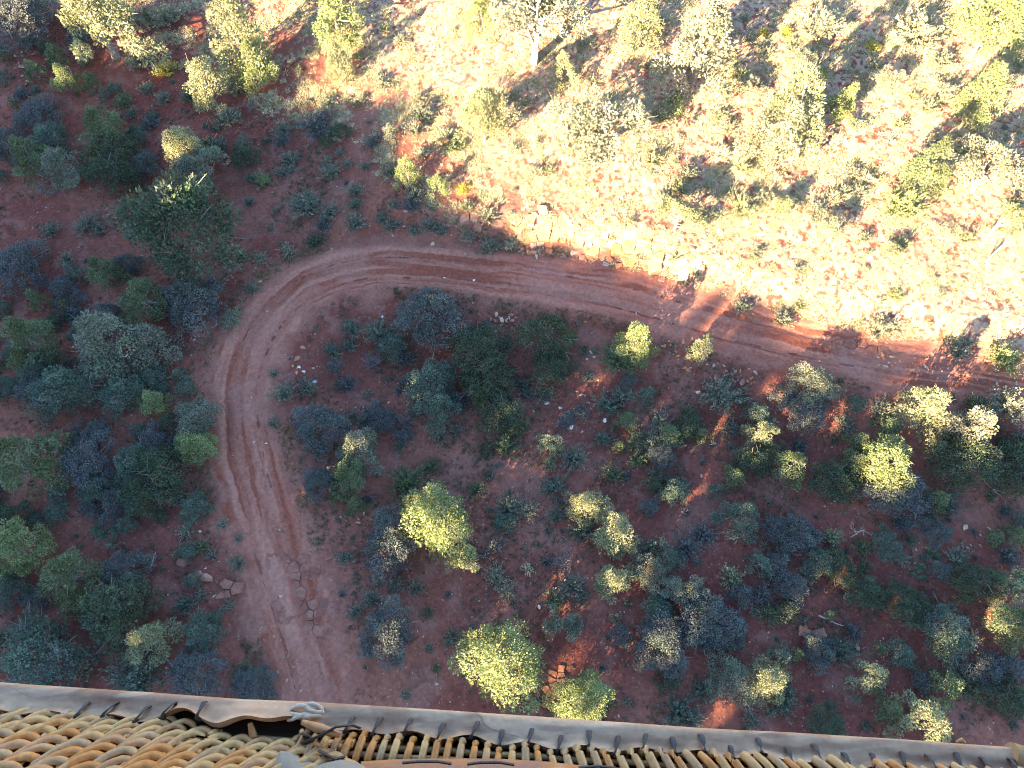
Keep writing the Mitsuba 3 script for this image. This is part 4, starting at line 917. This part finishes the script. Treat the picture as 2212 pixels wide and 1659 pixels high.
for j, (x0, y0, x1, y1) in enumerate(((628, 1532, 690, 1524), (640, 1527, 700, 1536), (625, 1545, 686, 1538), (640, 1541, 692, 1550), (622, 1551, 680, 1544), (655, 1519, 698, 1530))):     # rope whipped over the rawhide
    p, q = np.array(onto(x0, y0, 0.012)), np.array(onto(x1, y1, 0.012)); kk = np.linspace(0, 1, 40)[:, None]; base = p + (q - p) * kk + [0, 0, 1] * np.sin(np.pi * kk) * 0.010 + [0, 1, 0] * np.sin(kk * 5 + j) * 0.003
    ms = []
    for ph in (0, 2.09, 4.19): ms.append(tube([bk(*w) for w in base + np.c_[0 * kk, np.cos(kk * 34 + ph), np.sin(kk * 34 + ph)] * 0.0019], 0.0021, 6))
    part(BK, 'rope_lashing', join(ms), 'mat_rope', smooth=50)
# leather patches near the camera side and the runners that stick out at both ends
def sheet(xs, outer, inner, c, bulge, mat, nm, lab, seed):
    r = np.random.default_rng(seed); n, m = 60, 14; xx = np.linspace(*xs, n); ko, ki = np.interp(xx, *zip(*outer)), np.interp(xx, *zip(*inner)); t = np.linspace(0, 1, m)
    G = np.array([[onto(xx[i], ko[i] + (ki[i] - ko[i]) * t[j], c + bulge * math.sin(math.pi * min(t[j] * 0.8, 1)) * (0.5 + 0.5 * math.sin(math.pi * i / (n - 1)))) for j in range(m)] for i in range(n)])
    G[..., 2] += (meshkit.fbm(G * [14, 14, 0], 2, seed) - 0.5) * 0.01
    top = bk(G[..., 0], G[..., 1], G[..., 2]); bot = bk(G[..., 0], G[..., 1], G[..., 2] - 0.006); v = np.concatenate([bot[:, ::-1], top], 1)
    return part(BK, nm, (v.reshape(-1, 3), grid_faces(n, 2 * m)), mat, lab, smooth=40)
sheet((780, 1262), ((780, 1645), (850, 1640), (960, 1638), (1080, 1639), (1180, 1645), (1262, 1654)), ((780, 1720), (1262, 1720)), 0.05, 0.03, 'mat_pad', 'leather_patch', 'orange-brown leather patch', 3)
sheet((586, 690), ((586, 1650), (605, 1622), (625, 1624), (650, 1640), (690, 1652)), ((586, 1700), (690, 1700)), 0.05, 0.02, 'mat_suede', 'suede_patch', 'grey-brown suede lump', 4)
sheet((672, 790), ((672, 1660), (700, 1648), (735, 1641), (770, 1646), (790, 1658)), ((672, 1700), (790, 1700)), 0.06, 0.02, 'mat_suede', 'suede_patch', None, 5)
for q in ([(870, 1648, 0.09), (905, 1645, 0.094), (945, 1645, 0.094), (975, 1650, 0.09)], [(1010, 1651, 0.09), (1040, 1647, 0.094), (1080, 1647, 0.094), (1110, 1652, 0.088)], [(1250, 1658, 0.06), (1290, 1655, 0.06), (1330, 1659, 0.06)]): thong(q, 0.0035, 'loose_lace', None)
def runner(x, y, rad, lab, d):
    e = bk(*np.array(onto(x, y, -0.012))); f = e + d; k = np.linspace(0, 1, 5)[:, None]; v, fc = tube(e * (1 - k) + f * k, np.array([rad * 0.9, rad, rad, rad, rad]), 20)
    v = np.vstack([v, [e - unit(d) * rad * 0.12]]); fc = np.vstack([fc, [[len(v) - 1, (i + 1) % 20, i] for i in range(20)]])
    part(BK, 'runner', (v, fc), 'mat_runner', lab, smooth=40)
scene['mat_runner'] = {'type': 'twosided', 'bsdf': {'type': 'diffuse', 'reflectance': mikit.proc(at_b(lambda a, b, c: mix((0.26, 0.165, 0.085), (0.42, 0.30, 0.18), fbm(a * 40, b * 12, c * 40, 3))))}}
runner(2183, 1628, 0.021, 'round wooden runner end at the right corner', EX * 0.12 - EY * 0.03 - np.array([0, 0, 0.02]))
runner(-4, 1490, 0.017, 'round wooden runner end at the left corner', -EX * 0.1 - EY * 0.06)
canes([onto(2066, 1603, 0.0), onto(2078, 1598, 0.008), onto(2084, 1605, 0.0)], 0.004, 'mat_cane_3', 'splinter', W0, 'splinter sticking up from the outer rawhide edge')
